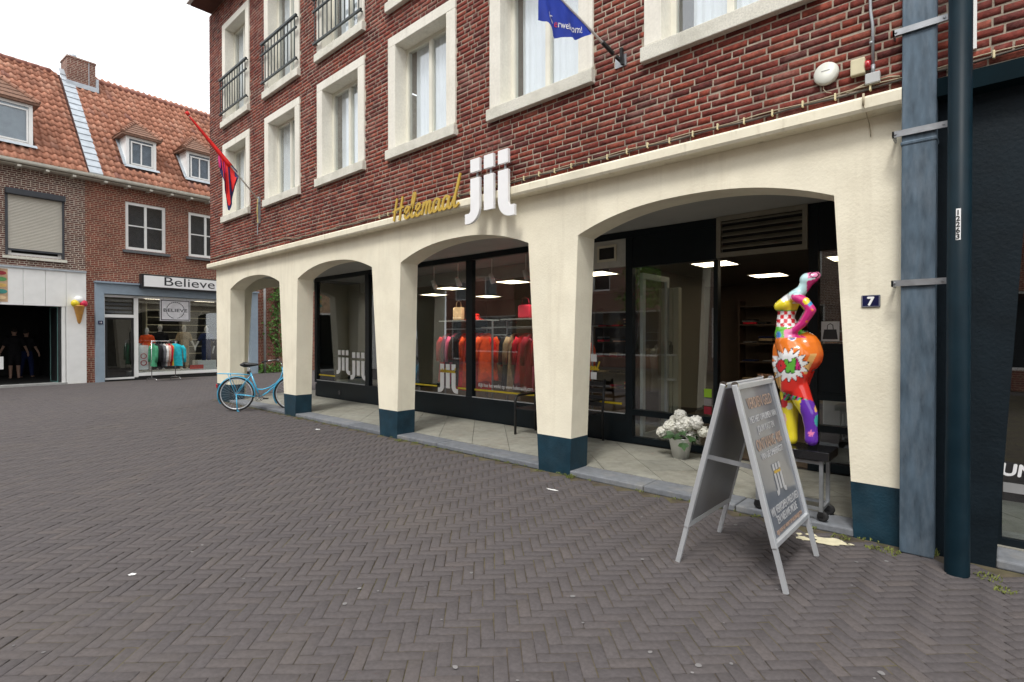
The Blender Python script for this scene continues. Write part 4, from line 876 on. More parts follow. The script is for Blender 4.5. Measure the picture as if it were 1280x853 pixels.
for i in range(2600):
    k = random.randrange(14); a = k * 2.4; rr = 1.1 if k else 0.0; c = (-10 + rr*math.cos(a), -6.5 + rr*math.sin(a), 3.2 + 0.19*k + 0.3*math.sin(k*5))
    d = Vector((random.gauss(0,1), random.gauss(0,1), random.gauss(0,1))).normalized() * random.uniform(0.35, 0.85)
    leaf(t, (c[0]+d.x, c[1]+d.y, c[2]+d.z*0.8), (random.gauss(0,1), random.gauss(0,1), random.gauss(0.6,1)), random.uniform(0.1, 0.2), random.uniform(0, 6))
build(t, 'crown', MATS['ivy_leaf'], tr)

# ================================================================== ON THE CORNER BUILDING'S FRONT
random.seed(5)
# zinc downpipe with straps
zp = thing('zinc_downpipe', 'square grey zinc downpipe between cream pier and dark painted wall', 'downpipe', (-0.40, 4.87, 0))
t = MB(); t.box(-0.505, 4.795, 0.0, -0.305, 4.935, 6.5); t.box(-0.511, 4.789, 2.97, -0.299, 4.94, 3.0); build(t, 'pipe', zinc_m, zp, bevel=0.008)
for z, tilt in ((3.80, -0.005), (3.06, 0.0), (1.97, -0.004)):
    t = MB(); t.box(-0.56, 4.776, z - 0.022, -0.245, 4.788, z + 0.022); t.box(-0.56, 4.776, z - 0.022, -0.548, 4.93, z + 0.022)
    for x in (-0.54, -0.265): t.lathe([(0.009, 0), (0.006, 0.008)], (x, 4.776, z), 8, Matrix.Rotation(PI/2, 4, 'X'))
    build(t, 'strap', steel_m, zp)
# round dark post with number sticker
pl = thing('street_pole', 'round dark teal steel pole carrying a white number sticker', 'pole', (-0.172, 4.62, 0))
t = MB(); t.lathe([(0.072, 0.0), (0.068, 0.02), (0.066, 0.9), (0.064, 0.92), (0.063, 5.6)], (-0.172, 4.62, -0.02), 32); build(t, 'shaft', pole_m, pl, smooth=True)
t = MB(); n = 6
for i in range(n):
    a0 = -PI/2 + R(-13) + R(22)*i/n; a1 = -PI/2 + R(-13) + R(22)*(i+1)/n; rr = 0.0655
    p = [(-0.172 + rr*math.cos(a), 4.62 + rr*math.sin(a)) for a in (a0, a1)]
    t.add([(p[0][0],p[0][1],2.215),(p[1][0],p[1][1],2.215),(p[1][0],p[1][1],2.42),(p[0][0],p[0][1],2.42)], [(0,1,2,3)])
stk = build(t, 'number_sticker', lwhite_m, pl)
t = MB()
for i, c in enumerate('12263'): text_on(t, c, 0.045, (-0.176, 4.5525, 2.379 - i*0.039), (1,0.02,0), (0,0,1), 0.0005, bold=0.0009)
build(t, 'sticker_digits', black_m, pl)
t = MB(); t.box(-0.135, YB-0.03, 3.55, -0.095, YB-0.006, 6.5); single(t, 'white_conduit', white_m, 'thin white plastic conduit on brick wall behind the dark pole', 'conduit')
# cable run with clips along the top of the band
cr = thing('cable_run', 'pair of thin cables clipped along the brick just above the cream band', 'cable', (-7.0, YB-0.03, ZB1))
def cz(x, k): return ZB1 + 0.055 + 0.022*k + 0.006*math.sin(x*9 + k*2) + (0.06 if x < -10 else 0.0) * min(1, (-10 - x)/0.5 if x < -10 else 0)
for k, m_ in ((0, cable_m), (1, wire_m)):
    t = MB(); t.tube([(x, YB-0.02-0.004*k, cz(x, k)) for x in np.arange(-14.6, 3.0, 0.12)], 0.0075 if k == 0 else 0.005, 6); build(t, 'cable', m_, cr, smooth=True)
x = -7.2
while x < 1.0:
    t = MB(); z = cz(x, 0); t.box(x-0.007, YB-0.034, z-0.014, x+0.007, YB-0.003, z+0.04); build(t, 'clip', clip_m, cr, bevel=0.004); x += 0.232
# alarm, beacon, junction box
al = thing('alarm_dome', 'round white alarm dome on the brick wall', 'alarm', (-1.01, YB-0.02, 3.68))
t = MB(); t.lathe([(0.088, 0), (0.09, 0.012), (0.086, 0.03), (0.075, 0.038), (0.0, 0.040)], (-1.0, YB-0.006, 3.675), 28, Matrix.Rotation(PI/2, 4, 'X')); build(t, 'dome', mat('aged_white', (0.70, 0.70, 0.62), 0.4), al, smooth=True)
t = MB(); text_on(t, 'alarm', 0.03, (-1.0, YB-0.0475, 3.685), (1,0,0), (0,0,1), 0.0005) if False else t.box(-1.03, YB-0.0475, 3.69, -0.97, YB-0.0466, 3.694); build(t, 'mark', mat('dull_grey', (0.3,0.3,0.3), 0.6), al)
t = MB(); t.tube([(-1.02,YB-0.012,3.59),(-1.02,YB-0.016,3.56),(-1.0,YB-0.016,3.53),(-0.965,YB-0.012,3.515)], 0.003, 5); build(t, 'lead', wire_m, al)
be = thing('alarm_beacon', 'small beige box with red beacon lens on the brick wall', 'alarm', (-0.78, YB, 3.61))
t = MB(); t.box(-0.83, YB-0.055, 3.585, -0.735, YB-0.004, 3.71); build(t, 'case', mat('beige_plastic', (0.66, 0.60, 0.40), 0.45), be, bevel=0.008)
t = MB(); t.lathe([(0.036, 0), (0.036, 0.022), (0.028, 0.034)], (-0.734, YB-0.03, 3.645), 16, Matrix.Rotation(PI/2, 4, 'Y')); build(t, 'red_lens', mat('red_lens', (0.5, 0.02, 0.03), 0.2, coat=0.5), be, smooth=True)
jb = thing('junction_box', 'grey junction box with a steel conduit running up the brick', 'junction box', (-0.69, YB, 3.50))
t = MB(); t.box(-0.735, YB-0.05, 3.495, -0.64, YB-0.004, 3.575); build(t, 'box', mat('grey_plastic', (0.52, 0.53, 0.52), 0.5), jb, bevel=0.006)
t = MB(); t.tube([(-0.688,YB-0.02,3.575),(-0.688,YB-0.02,3.64)], 0.014, 8); t.tube([(-0.688,YB-0.02,3.64),(-0.692,YB-0.02,3.95),(-0.705,YB-0.02,4.05),(-0.712,YB-0.02,4.3),(-0.712,YB-0.02,6.4)], 0.0105, 8)
for z in (3.8, 4.15): t.lathe([(0.014,0),(0.014,0.02)], (-0.7,YB-0.02,z), 8)
build(t, 'conduit', mat('conduit_grey', (0.38,0.40,0.42), 0.45, 0.3), jb, smooth=True)
t = MB(); t.tube([(-0.735,YB-0.02,3.51),(-0.80,YB-0.02,3.495),(-0.86,YB-0.02,3.475)], 0.007, 6); build(t, 'cable', wire_m, jb, smooth=True); t = MB(); t.tube([(-0.64,YB-0.02,3.515),(-0.58,YB-0.02,3.515),(-0.52,YB-0.03,3.495)], 0.007, 6); build(t, 'cable', wire_m, jb, smooth=True)
dw = MB(); dw.tube([(-0.74,YB-0.075,3.42),(-0.74,YB-0.08,3.33)], 0.008, 6); dw.tube([(-0.74,YB-0.08,3.33),(-0.73,YB-0.06,3.30),(-0.72,D-0.01,3.22),(-0.713,D-0.008,3.16),(-0.714,D-0.008,3.13)], 0.0035, 5); single(dw, 'loose_wire', wire_m, 'loose wire end hanging down over the cream band', 'wire', smooth=True)
# house number
hn = thing('house_number', 'small dark blue enamel house number plate reading 7 on cream pier', 'number plate', (-0.708, D, 1.81))
t = MB(); t.box(-0.769, D-0.012, 1.808, -0.645, D-0.0005, 1.902); build(t, 'plate', mat('blue_enamel', (0.008, 0.012, 0.06), 0.15, coat=0.5), hn, bevel=0.006)
t = MB(); text_on(t, '7', 0.092, (-0.708, D-0.0135, 1.823), (1,0,0), (0,0,1), 0.001, bold=0.004); build(t, 'numeral', lwhite_m, hn)
t = MB(); y_ = D-0.0135
t.box(-0.763,y_,1.813,-0.761,y_+0.001,1.897); t.box(-0.653,y_,1.813,-0.651,y_+0.001,1.897); t.box(-0.761,y_,1.813,-0.653,y_+0.001,1.815); build(t, 'plate_rim', mat('pale_rim', (0.5,0.5,0.55), 0.4), hn)
# sign lettering: script word and the three-stroke logo
def ribbon(mb, pts, wd, y0, y1):
    pts = [np.array(p, float) for p in pts]; P = []
    for i in range(len(pts)-1):
        p0 = pts[max(i-1,0)]; p1 = pts[i]; p2 = pts[i+1]; p3 = pts[min(i+2,len(pts)-1)]
        for k in range(5):
            u = k/5; P.append(0.5*((2*p1)+(-p0+p2)*u+(2*p0-5*p1+4*p2-p3)*u*u+(-p0+3*p1-3*p2+p3)*u**3))
    P.append(pts[-1]); n = len(P); Lf = []; Rt = []
    for i in range(n):
        d = P[min(i+1,n-1)] - P[max(i-1,0)]; d /= (np.linalg.norm(d)+1e-9); q = np.array([-d[1], d[0]])
        wv = wd * (0.72 + 0.28 * abs(d[1])); Lf.append(P[i]+q*wv/2); Rt.append(P[i]-q*wv/2)
    for i in range(n-1):
        a, b, c, e = Rt[i], Rt[i+1], Lf[i+1], Lf[i]
        mb.add([(a[0],y0,a[1]),(b[0],y0,b[1]),(c[0],y0,c[1]),(e[0],y0,e[1]),(a[0],y1,a[1]),(b[0],y1,b[1]),(c[0],y1,c[1]),(e[0],y1,e[1])], [(0,1,2,3),(7,6,5,4),(0,4,5,1),(2,6,7,3)] + ([(0,3,7,4)] if i == 0 else []) + ([(1,5,6,2)] if i == n-2 else []))
GL = {'H': [[(0.06,0.02),(0.10,0.5),(0.15,1.0)], [(0.33,0.0),(0.36,0.5),(0.41,1.02)], [(0.0,0.42),(0.2,0.50),(0.48,0.56)]],
 'e': [[(0.0,0.22),(0.13,0.28),(0.20,0.42),(0.13,0.52),(0.04,0.40),(0.03,0.14),(0.12,0.0),(0.28,0.14)]],
 'l': [[(0.0,0.18),(0.11,0.55),(0.17,0.92),(0.11,1.02),(0.06,0.72),(0.05,0.14),(0.12,0.0),(0.24,0.12)]],
 'm': [[(0.03,0.0),(0.06,0.25),(0.09,0.52)], [(0.06,0.25),(0.16,0.50),(0.22,0.42),(0.20,0.0)], [(0.20,0.24),(0.30,0.50),(0.36,0.42),(0.34,0.10),(0.40,0.0),(0.48,0.12)]],
 'a': [[(0.24,0.46),(0.14,0.52),(0.04,0.36),(0.03,0.10),(0.10,0.0),(0.20,0.12),(0.27,0.50)], [(0.27,0.50),(0.25,0.14),(0.31,0.0),(0.40,0.12)]],
 'L': [[(0.0,0.12),(0.16,0.7),(0.24,1.28)], [(0.24,1.28),(0.13,0.6),(0.09,0.12),(0.16,0.0),(0.28,0.12)]]}
def script_word(parent, m, x0, z0, w_, h_, y0, y1, stroke, name='letter', world=True):
    seq = [('H',0.54),('e',0.27),('l',0.22),('e',0.27),('m',0.47),('a',0.38),('a',0.38),('L',0.30)]; tot = sum(a for _, a in seq); x = 0.0
    for c, adv in seq:
        t = MB()
        for k, stp in enumerate(GL[c]): ribbon(t, [(x0 + (x + p[0] + 0.16*p[1]*0.5)*w_/tot, z0 + p[1]*h_) for p in stp], stroke, y0 - 0.0006*k, y1)
        build(t, name, m, parent, world=world); x += adv
sg = thing('script_sign', 'mustard yellow script lettering spelling Helemaal on brick above the arcade', 'sign', (-6.1, YB-0.05, 3.31))
script_word(sg, gold_m, -6.76, 3.315, 1.50, 0.335, YB-0.095, YB-0.078, 0.038)
t = MB(); 
for x in (-6.6, -6.1, -5.7, -5.35): t.bar((x, YB-0.075, 3.37), (x, YB-0.07, 3.37), 0.02); t.bar((x, YB-0.08, 3.39), (x, YB, 3.43), 0.012)
build(t, 'stand_off', steel_m, sg)
lg = thing('logo_sign', 'large white logo letters jij standing off the brick above the arcade', 'sign', (-4.74, YB-0.06, 3.05))
def logo(parent, m, cx, zb, H, y0, y1, name='letter', axis='y', world=True, ymap=None):
    """three strokes with square dots; H total height"""
    k = H / 0.83; sw = 0.165*k; 
    def P(poly):
        t = MB(); t.prism([(cx + a*k, zb + b*k) for a, b in poly], y0, y1, 'y')
        if ymap: t.v = [ymap(v) for v in t.v]
        return t
    hookL = [(-0.165-0.165*0-0.0825+0.0, 0.56)]
    def arc(cx_, cz_, r, a0, a1, n=8): return [(cx_ + r*math.cos(a0+(a1-a0)*i/n), cz_ + r*math.sin(a0+(a1-a0)*i/n)) for i in range(n+1)]
    jr = [(0.1625, 0.57), (0.1625, 0.20)] + arc(0.3625, 0.20, 0.20, PI, 1.5*PI) + [(0.43, 0.0), (0.43, 0.13), (0.3725, 0.13)] + arc(0.3725, 0.175, 0.045, 1.5*PI, PI) + [(0.3275, 0.57)]
    jl = [(-a, b) for a, b in jr][::-1]; im = [(-0.0825, 0.57), (-0.0825, 0.13), (0.0825, 0.13), (0.0825, 0.57)]
    for poly in (jl, im, jr): build(P(poly), name, m, parent, world=world)
    for c in (-0.245, 0.0, 0.245): build(P([(c-0.0825, 0.65), (c+0.0825, 0.65), (c+0.0825, 0.815), (c-0.0825, 0.815)]), 'dot' if name == 'letter' else name, m, parent, world=world)
logo(lg, lwhite_m, -4.67, 3.035, 0.83, YB-0.135, YB-0.095)
t = MB()
for c in (-0.245, 0.0, 0.245): t.bar((-4.67+c, YB-0.088, 3.3), (-4.67+c, YB-0.088, 3.8), 0.03, 0.012); t.bar((-4.67+c, YB-0.09, 3.62), (-4.67+c, YB, 3.62), 0.016); t.bar((-4.67+c, YB-0.09, 3.75), (-4.67+c, YB, 3.75), 0.016)
build(t, 'bracket', steel_m, lg)
# flags
def cloth_map(base, tip, drop, amp, ph):
    base = Vector(base); tip = Vector(tip); d = tip - base; side_ = Vector((d.y, -d.x, 0)).normalized()
    def f(u, v):
        return base + d*u + Vector((0,0,-1))*drop(u)*v + side_*(amp*math.sin(u*17+ph+v*2.5)*v + amp*0.5*math.sin(u*31+v*5)*v) - d*(0.0)
    return f, side_
def sheet(f, nu, nv, u0=0.0, u1=1.0):
    t = MB(); vs = []
    for i in range(nu+1):
        for j in range(nv+1): vs.append(f(u0+(u1-u0)*i/nu, j/nv))
    t.add(vs, [(i*(nv+1)+j, (i+1)*(nv+1)+j, (i+1)*(nv+1)+j+1, i*(nv+1)+j+1) for i in range(nu) for j in range(nv)]); return t
blue_m = mat('royal_blue_cloth', (0.006, 0.035, 0.36), 0.6, var=0.2, scale=5)
f2 = thing('blue_flag', 'royal blue flag with white lettering on a short white pole', 'flag', (-2.87, YB, 4.35))
b0 = Vector(at_y(773, 74, YB-0.05)); tip2 = Vector(at_y(702, 0, 4.06)); dr = tip2 - b0; end2 = b0 + dr*2.6
t = MB(); t.tube([b0 + dr*0.10, b0 + dr*0.3], 0.022, 10); t.bar(b0 + dr*0.05, (b0.x+0.02, YB-0.02, b0.z-0.02), 0.03); t.bar((b0.x+0.035, YB-0.03, b0.z-0.06), (b0.x+0.035, YB-0.05, b0.z+0.10), 0.03); build(t, 'socket', black_m, f2)
t = MB(); t.box(b0.x-0.06, YB-0.014, b0.z-0.07, b0.x+0.07, YB-0.004, b0.z+0.05); build(t, 'bracket_plate', steel_m, f2)
t = MB(); t.tube([b0 + dr*0.12, b0 + dr*2.5], 0.0125, 10); build(t, 'flagpole', white_m, f2, smooth=True)
def drop2(u):   # u along the pole from its cloth start
    k = [(0.0, 0.03), (0.28, 0.215), (0.52, 0.32), (0.70, 0.41), (0.86, 0.35), (1.0, 0.40)]
    for (a, p), (b, q) in zip(k[:-1], k[1:]):
        if u <= b: return p + (q-p)*(u-a)/(b-a)
    return k[-1][1]
fm, sd_ = cloth_map(b0 + dr*0.49, b0 + dr*1.36, drop2, 0.018, 0.5)
cl = build(sheet(fm, 40, 16), 'cloth', blue_m, f2, smooth=True)
V, Fc = text_geo('erwelkom!', 0.1, 0.0); x0_ = min(v[0] for v in V); x1_ = max(v[0] for v in V); t = MB(); te = MB()
def on_cloth(px, py): # solve pole parameter for image column, then drop for the row
    best = None
    for i in range(201):
        u = i/200; q = fm(u, 0.0); X, Y, _ = proj(q)
        if best is None or abs(X-px) < best[0]: best = (abs(X-px), u, Y)
    u = best[1]; q1 = fm(u, 1.0); _, Y1, _ = proj(q1); return u, (py-best[2])/max(1e-3, Y1-best[2])
ua, va = on_cloth(694, 34); ub, vb = on_cloth(727, 42); da, db = drop2(ua)*va, drop2(ub)*vb
def tmap(v):
    k = (v[0]-x0_)/(x1_-x0_); u = ua + (ub-ua)*k; dd = da + (db-da)*k - v[1]*0.95
    p = fm(u, dd/drop2(u)); return p + (Vector((0,0,CAM_H))-p).normalized()*0.006
vv = [tmap(v) for v in V]; red = [i for i, v in enumerate(V) if (v[0]-x0_)/(x1_-x0_) < 0.105]; rset = set(red)
t.add(vv, [f for f in Fc if not all(i in rset for i in f)]); build(t, 'lettering', lwhite_m, cl)
te.add(vv, [f for f in Fc if all(i in rset for i in f)]); build(te, 'red_letter', mat('red_print', (0.6,0.02,0.05), 0.5), cl)
V, Fc = text_geo('K', 0.1, 0.0); kx0 = min(v[0] for v in V); kx1 = max(v[0] for v in V); uk, vk = on_cloth(686, 21); uk2, vk2 = on_cloth(693, 22); dk_ = drop2(uk)*vk; t = MB()
def kmap(v):
    u = uk + (uk2-uk)*(v[0]-kx0)/(kx1-kx0); p = fm(u, (dk_ - v[1]*0.9)/drop2(u)); return p + (Vector((0,0,CAM_H))-p).normalized()*0.008
t.add([kmap(v) for v in V], Fc); build(t, 'lettering', lwhite_m, cl)
f1 = thing('red_blue_flag', 'furled red and blue flag on a slanting pole beside the corner window', 'flag', (-11.7, YB, 4.4))
w0 = Vector(at_y(323, 250, YB-0.03)); tp = Vector(at_y(235, 143, 3.52)); d1 = tp - w0
t = MB(); t.tube([w0, tp], 0.014, 10); build(t, 'flagpole', mat('worn_white', (0.62,0.60,0.56), 0.5), f1, smooth=True)
t = MB(); t.tube([tp - d1.normalized()*0.02, tp + d1.normalized()*0.05], 0.035, 10); build(t, 'finial', mat('red_cloth', (0.75,0.014,0.012), 0.6, var=0.15), f1, smooth=True)
t = MB(); t.lathe([(0.03,0),(0.03,0.12)], (w0.x, YB-0.03, w0.z-0.06), 8); t.box(w0.x-0.05, YB-0.012, w0.z-0.5, w0.x+0.05, YB-0.003, w0.z+0.05); t.tube([(w0.x, YB-0.03, w0.z-0.05),(w0.x-0.02, YB-0.04, w0.z-0.45),(w0.x-0.05,YB-0.03,w0.z-0.75)], 0.012, 6); build(t, 'bracket', steel_m, f1)
t = MB(); 
for k in range(3): t.tube([(w0.x+0.02*k, YB-0.05, w0.z+0.02),(w0.x+0.03-0.02*k, YB-0.06, w0.z-0.22),(w0.x+0.015*k, YB-0.05, w0.z-0.5)], 0.009, 6)
build(t, 'cord', mat('straw_cord', (0.48,0.40,0.16), 0.8), f1)
# cloth twisted round the pole, then hanging
t = MB(); P = [w0 + d1*u for u in np.linspace(0.98, 0.42, 14)]; t.tube([p + Vector((0,0,-0.01)) for p in P], [0.02 + 0.035*(i/13) for i in range(14)], 8); build(t, 'rolled_cloth', MATS['red_cloth'], f1, smooth=True)
def drop1(u): return 0.12 + 0.75*min(1, u*2.2) if u < 0.5 else max(0.25, 0.87 - (u-0.5)*1.3)
fm1, _s = cloth_map(w0 + d1*0.34, w0 + d1*0.56, drop1, 0.05, 1.0)
build(sheet(fm1, 24, 20, 0.0, 1.0), 'cloth', MATS['red_cloth'], f1, smooth=True)
fm1b, _s = cloth_map(w0 + d1*0.36 + Vector((0,0.06,0)), w0 + d1*0.62 + Vector((0,0.06,0)), lambda u: drop1(u)*1.17, 0.05, 2.0)
build(sheet(fm1b, 24, 20), 'blue_cloth', mat('navy_cloth', (0.01,0.012,0.10), 0.6), f1, smooth=True)
fm1c, _s = cloth_map(w0 + d1*0.47 - Vector((0,0.04,0)), w0 + d1*0.56 - Vector((0,0.04,0)), lambda u: 0.26, 0.03, 3.0)
build(sheet(fm1c, 10, 12), 'pink_cloth', mat('pink_cloth', (0.70,0.03,0.22), 0.6), f1, smooth=True)
# window decals
logo(sf, lwhite_m, -7.87, 0.485, 0.57, YS+0.0335, YS+0.0365, 'window_decal')
logo(sf, lwhite_m, -11.72, 0.66, 0.60, YS+0.0335, YS+0.0365, 'window_decal'); logo(sf, lwhite_m, -11.05, 0.56, 0.66, YS+0.0335, YS+0.0365, 'window_decal')
yel_m = mat('yellow_film', (0.65,0.50,0.02), 0.5)
for a, b in ((-8.98,-8.2),(-7.58,-7.33),(-7.12,-5.65),(-12.9,-12.1),(-4.40,-4.02)): t = MB(); t.box(a, YS+0.034, 0.585, b, YS+0.036, 0.615); build(t, 'yellow_stripe', yel_m, sf)
t = MB(); text_on(t, 'Kijk hoe het werkt op www.helemaaljij.com', 0.10, (-6.36, YS+0.0335, 0.665), (1,0,0), (0,0,1), 0.0008, width=1.30); build(t, 'window_text', lwhite_m, sf)
script_word(sf, mat('gold_film', (0.60,0.42,0.02), 0.5), -8.09, 0.885, 0.44, 0.07, YS+0.0335, YS+0.0365, 0.022, 'decal_letter')
script_word(sf, MATS['gold_film'], -4.87, 1.075, 0.46, 0.10, YS+0.0335, YS+0.0365, 0.022, 'decal_letter')
t = MB()
for x in (-4.84, -4.70, -4.56):
    for z in (0.93, 1.20): t.box(x, YS+0.034, z, x+0.105, YS+0.0365, z+0.11)
build(t, 'decal_square', lwhite_m, sf)
t = MB(); t.box(-2.80, YS+0.034, 0.79, -2.70, YS+0.037, 0.90); build(t, 'green_sticker', mat('lime_sticker', (0.35,0.62,0.03), 0.5), sf)
t = MB(); t.box(-2.80, YS+0.034, 0.68, -2.70, YS+0.037, 0.775); build(t, 'grey_sticker', mat('grey_sticker', (0.3,0.28,0.27), 0.5), sf)
t = MB(); t.box(-2.80, YS+0.034, 0.57, -2.70, YS+0.037, 0.67); build(t, 'red_sticker', mat('red_sticker', (0.35,0.02,0.04), 0.5), sf)
t = MB(); t.box(-1.45, YS+0.034, 1.53, -1.27, YS+0.037, 1.75); pst = build(t, 'bag_poster', lwhite_m, sf)
t = MB(); t.prism([(-1.435,1.55),(-1.285,1.55),(-1.30,1.66),(-1.42,1.66)], YS+0.032, YS+0.0338, 'y'); t.tube([(-1.39,YS+0.033,1.66),(-1.385,YS+0.033,1.71),(-1.36,YS+0.033,1.725),(-1.335,YS+0.033,1.71),(-1.33,YS+0.033,1.66)], 0.004, 5); build(t, 'bag_print', MATS['dark_grey'], sf)

# ================================================================== SIGN BOARD ON THE PAVEMENT
ab = thing('sign_board', 'silver A-frame pavement sign with grey poster about earning money from your wardrobe', 'sign board', (-1.285, 3.925, 0))
def panel(sgn):
    xt, xb = -1.285 + sgn*0.035, -1.285 + sgn*0.350; zt = 1.27; y0, y1 = 3.545, 4.305
    def X(z, off=0.0): return xt + (xb-xt)*(zt-z)/zt + off*sgn
    for y in (y0, y1): t = MB(); t.bar((X(0.0), y, 0.0), (X(0.27), y, 0.27), 0.030, 0.022, (0,1,0)); build(t, 'leg', alu_m, ab)
    t = MB()
    for y in (y0, y1): t.bar((X(0.262), y, 0.262), (X(1.265), y, 1.265), 0.034, 0.036, (0,1,0))
    t.bar((X(0.28), y0, 0.28), (X(0.28), y1, 0.28), 0.034, 0.036); t.bar((X(1.25), y0, 1.25), (X(1.25), y1, 1.25), 0.034, 0.036); build(t, 'frame', alu_m, ab, bevel=0.004)
    t = MB(); a, b, c, d = 0.30, 1.235, y0+0.017, y1-0.017
    t.add([(X(a),c,a),(X(a),d,a),(X(b),d,b),(X(b),c,b)], [(0,1,2,3)]); t.add([(X(a,-0.01),c,a),(X(a,-0.01),d,a),(X(b,-0.01),d,b),(X(b,-0.01),c,b)], [(0,1,2,3)])
    pn = build(t, 'poster_panel' if sgn > 0 else 'back_panel', mat('poster_grey', (0.14,0.15,0.172), 0.22, coat=0.4) if sgn > 0 else mat('inner_grey', (0.24,0.24,0.245), 0.35), ab)
    for y in (y0, y1): t = MB(); t.tube([(X(1.262), y-0.008, 1.262), (X(1.262), y+0.008, 1.262)], 0.023, 14); build(t, 'corner_cap', chrome_m, ab)
    return X
X = panel(1); panel(-1)
for y in (3.56, 4.29): t = MB(); t.bar((-1.46, y, 0.77), (-1.12, y, 0.74), 0.006, 0.03); build(t, 'spreader', steel_m, ab)
peach_m = mat('peach_print', (0.36,0.25,0.19), 0.4); pale_m = mat('pale_print', (0.44,0.44,0.45), 0.4)
upv = Vector((X(1.2)-X(0.3), 0, 0.9)).normalized(); nrm = Vector((0,1,0)).cross(upv)
def line(s, z, size, width, m):
    t = MB(); text_on(t, s, size, Vector((X(z), 3.925, z)) + nrm*0.0035, (0,1,0), upv, 0.0006, width=width*0.92, bold=0.0006); build(t, 'poster_text', m, ab)
line('VERDIEN GELD', 1.095, 0.105, 0.55, peach_m); line('MET HET OPRUIMEN VAN', 1.005, 0.062, 0.60, pale_m); line('JOUW KAST EN', 0.935, 0.062, 0.38, pale_m)
line('ONTVANG 40%', 0.825, 0.105, 0.58, peach_m); line('VAN DE OPBRENGST!', 0.765, 0.058, 0.50, pale_m)
line('WIJ VERKOPEN PRELOVED', 0.425, 0.072, 0.66, pale_m); line('EN NIEUWE MODE', 0.365, 0.072, 0.48, pale_m); line('KIJK HOE HET WERKT OP HELEMAALJIJ.COM', 0.315, 0.034, 0.62, peach_m)
def ab_map(v): # flat logo drawn in x/z -> onto the poster
    z = 0.485 + v[2]; p = Vector((X(z), 3.925 + v[0], z)) + nrm*(0.0035 + (0.0006 if v[1] > 0.5 else 0)); return tuple(p)
logo(ab, pale_m, 0.0, 0.03, 0.20, 0, 1, 'poster_logo', ymap=ab_map)
line('Helemaal', 0.648, 0.034, 0.14, gold_m)

# ================================================================== STATUE ON A TROLLEY
tl = thing('trolley', 'low steel trolley with black top and castor wheels under the statue', 'trolley', (-1.30, 5.10, 0.0))
t = MB(); t.box(-1.62, 4.93, 0.555, -0.985, 5.27, 0.632); build(t, 'table_top', mat('black_gloss', (0.01,0.01,0.011), 0.12, coat=0.5), tl, bevel=0.006)
t = MB()
for x in (-1.55, -1.05):
    for y in (4.98, 5.22): t.bar((x,y,0.12),(x,y,0.554), 0.028)
    t.bar((x,4.98,0.15),(x,5.22,0.15), 0.024); t.bar((x,4.98,0.53),(x,5.22,0.53), 0.024)
for y in (4.98, 5.22): t.bar((-1.55,y,0.15),(-1.05,y,0.15), 0.024); t.bar((-1.55,y,0.53),(-1.05,y,0.53), 0.024)
build(t, 'frame', steel_m, tl)
for x in (-1.55, -1.05):
    for y in (4.98, 5.22):
        zf = 0.0 if y < 5.0 else ZF; zf = ZF if y > 4.945 else 0.0
        t = MB(); t.lathe([(0.03,-0.016),(0.042,-0.012),(0.042,0.012),(0.03,0.016)], (x+0.012,y,zf+0.042), 16, Matrix.Rotation(PI/2,4,'X')); cs = build(t, 'castor', rubber_m, tl, smooth=True)
        t = MB(); t.box(x-0.02,y-0.024,zf+0.04,x+0.02,y-0.019,0.13); t.box(x-0.02,y+0.019,zf+0.04,x+0.02,y+0.024,0.13); build(t, 'castor_fork', black_m, cs)
def SP(u, v): p = at_y(960+u/3.7125, 330+v/3.7125, 5.08); return p[0], p[2]
def sc(u, v, r, dy=0.0): x, z = SP(u, v); return ((x, 5.08+dy, z), r)
sb = MB()
caps(sb, [sc(182,82,0.062), sc(205,72,0.052), sc(224,62,0.036)]); caps(sb, [sc(180,95,0.05), sc(160,128,0.046), sc(128,158,0.062)])
caps(sb, [sc(128,160,0.062), sc(98,192,0.082), sc(82,250,0.070), sc(85,290,0.085)])
for dy in (-0.05, 0.05): caps(sb, [sc(80,198,0.06,dy), sc(62,206,0.048,dy*1.1)])
caps(sb, [sc(128,160,0.052,-0.05), sc(128,160,0.05,0.05)])
caps(sb, [sc(86,290,0.088), sc(95,335,0.115)])
for dy in (-0.055, 0.055): caps(sb, [sc(110,370,0.12,dy), sc(140,430,0.150,dy), sc(128,500,0.135,dy), sc(120,570,0.105,dy)])
caps(sb, [sc(70,400,0.085), sc(72,470,0.095), sc(92,560,0.09)]); caps(sb, [sc(165,430,0.155), sc(160,400,0.15)])
caps(sb, [sc(98,560,0.09,0.05), sc(88,620,0.072,0.05), sc(98,700,0.066,0.04), sc(104,790,0.050,0.03), sc(104,820,0.054,0.03)])
caps(sb, [sc(140,570,0.095,-0.05), sc(172,640,0.078,-0.06), sc(202,700,0.066,-0.06), sc(208,770,0.052,-0.06), sc(210,818,0.055,-0.06)])
caps(sb, [sc(146,166,0.044,-0.10), sc(190,185,0.040,-0.13), sc(220,225,0.040,-0.14), sc(180,285,0.034,-0.13), sc(130,325,0.031,-0.12), sc(92,330,0.034,-0.11)])
sb.ell(sc(86,332,1,-0.11)[0], (0.045,0.03,0.034))
caps(sb, [sc(140,166,0.044,0.10), sc(170,220,0.036,0.15), sc(120,300,0.03,0.13)])
sme = remesh(sb, 0.0095, 8)
st_o = put('painted_statue', sme, vcol_mat('statue_paint', 0.16, 0.7)); tag(st_o, 'glossy multicoloured pop art statue of a woman standing on the trolley', 'statue')
def burst(u, v, c, r0, r1, n, ph):
    du, dv = u-c[0], (v-c[1]); a = math.atan2(dv, du); k = (a/(2*PI)*n+ph) % 1.0; rr = r0 + (r1-r0)*abs(2*k-1); return math.hypot(du*0.85, dv*1.0) / rr
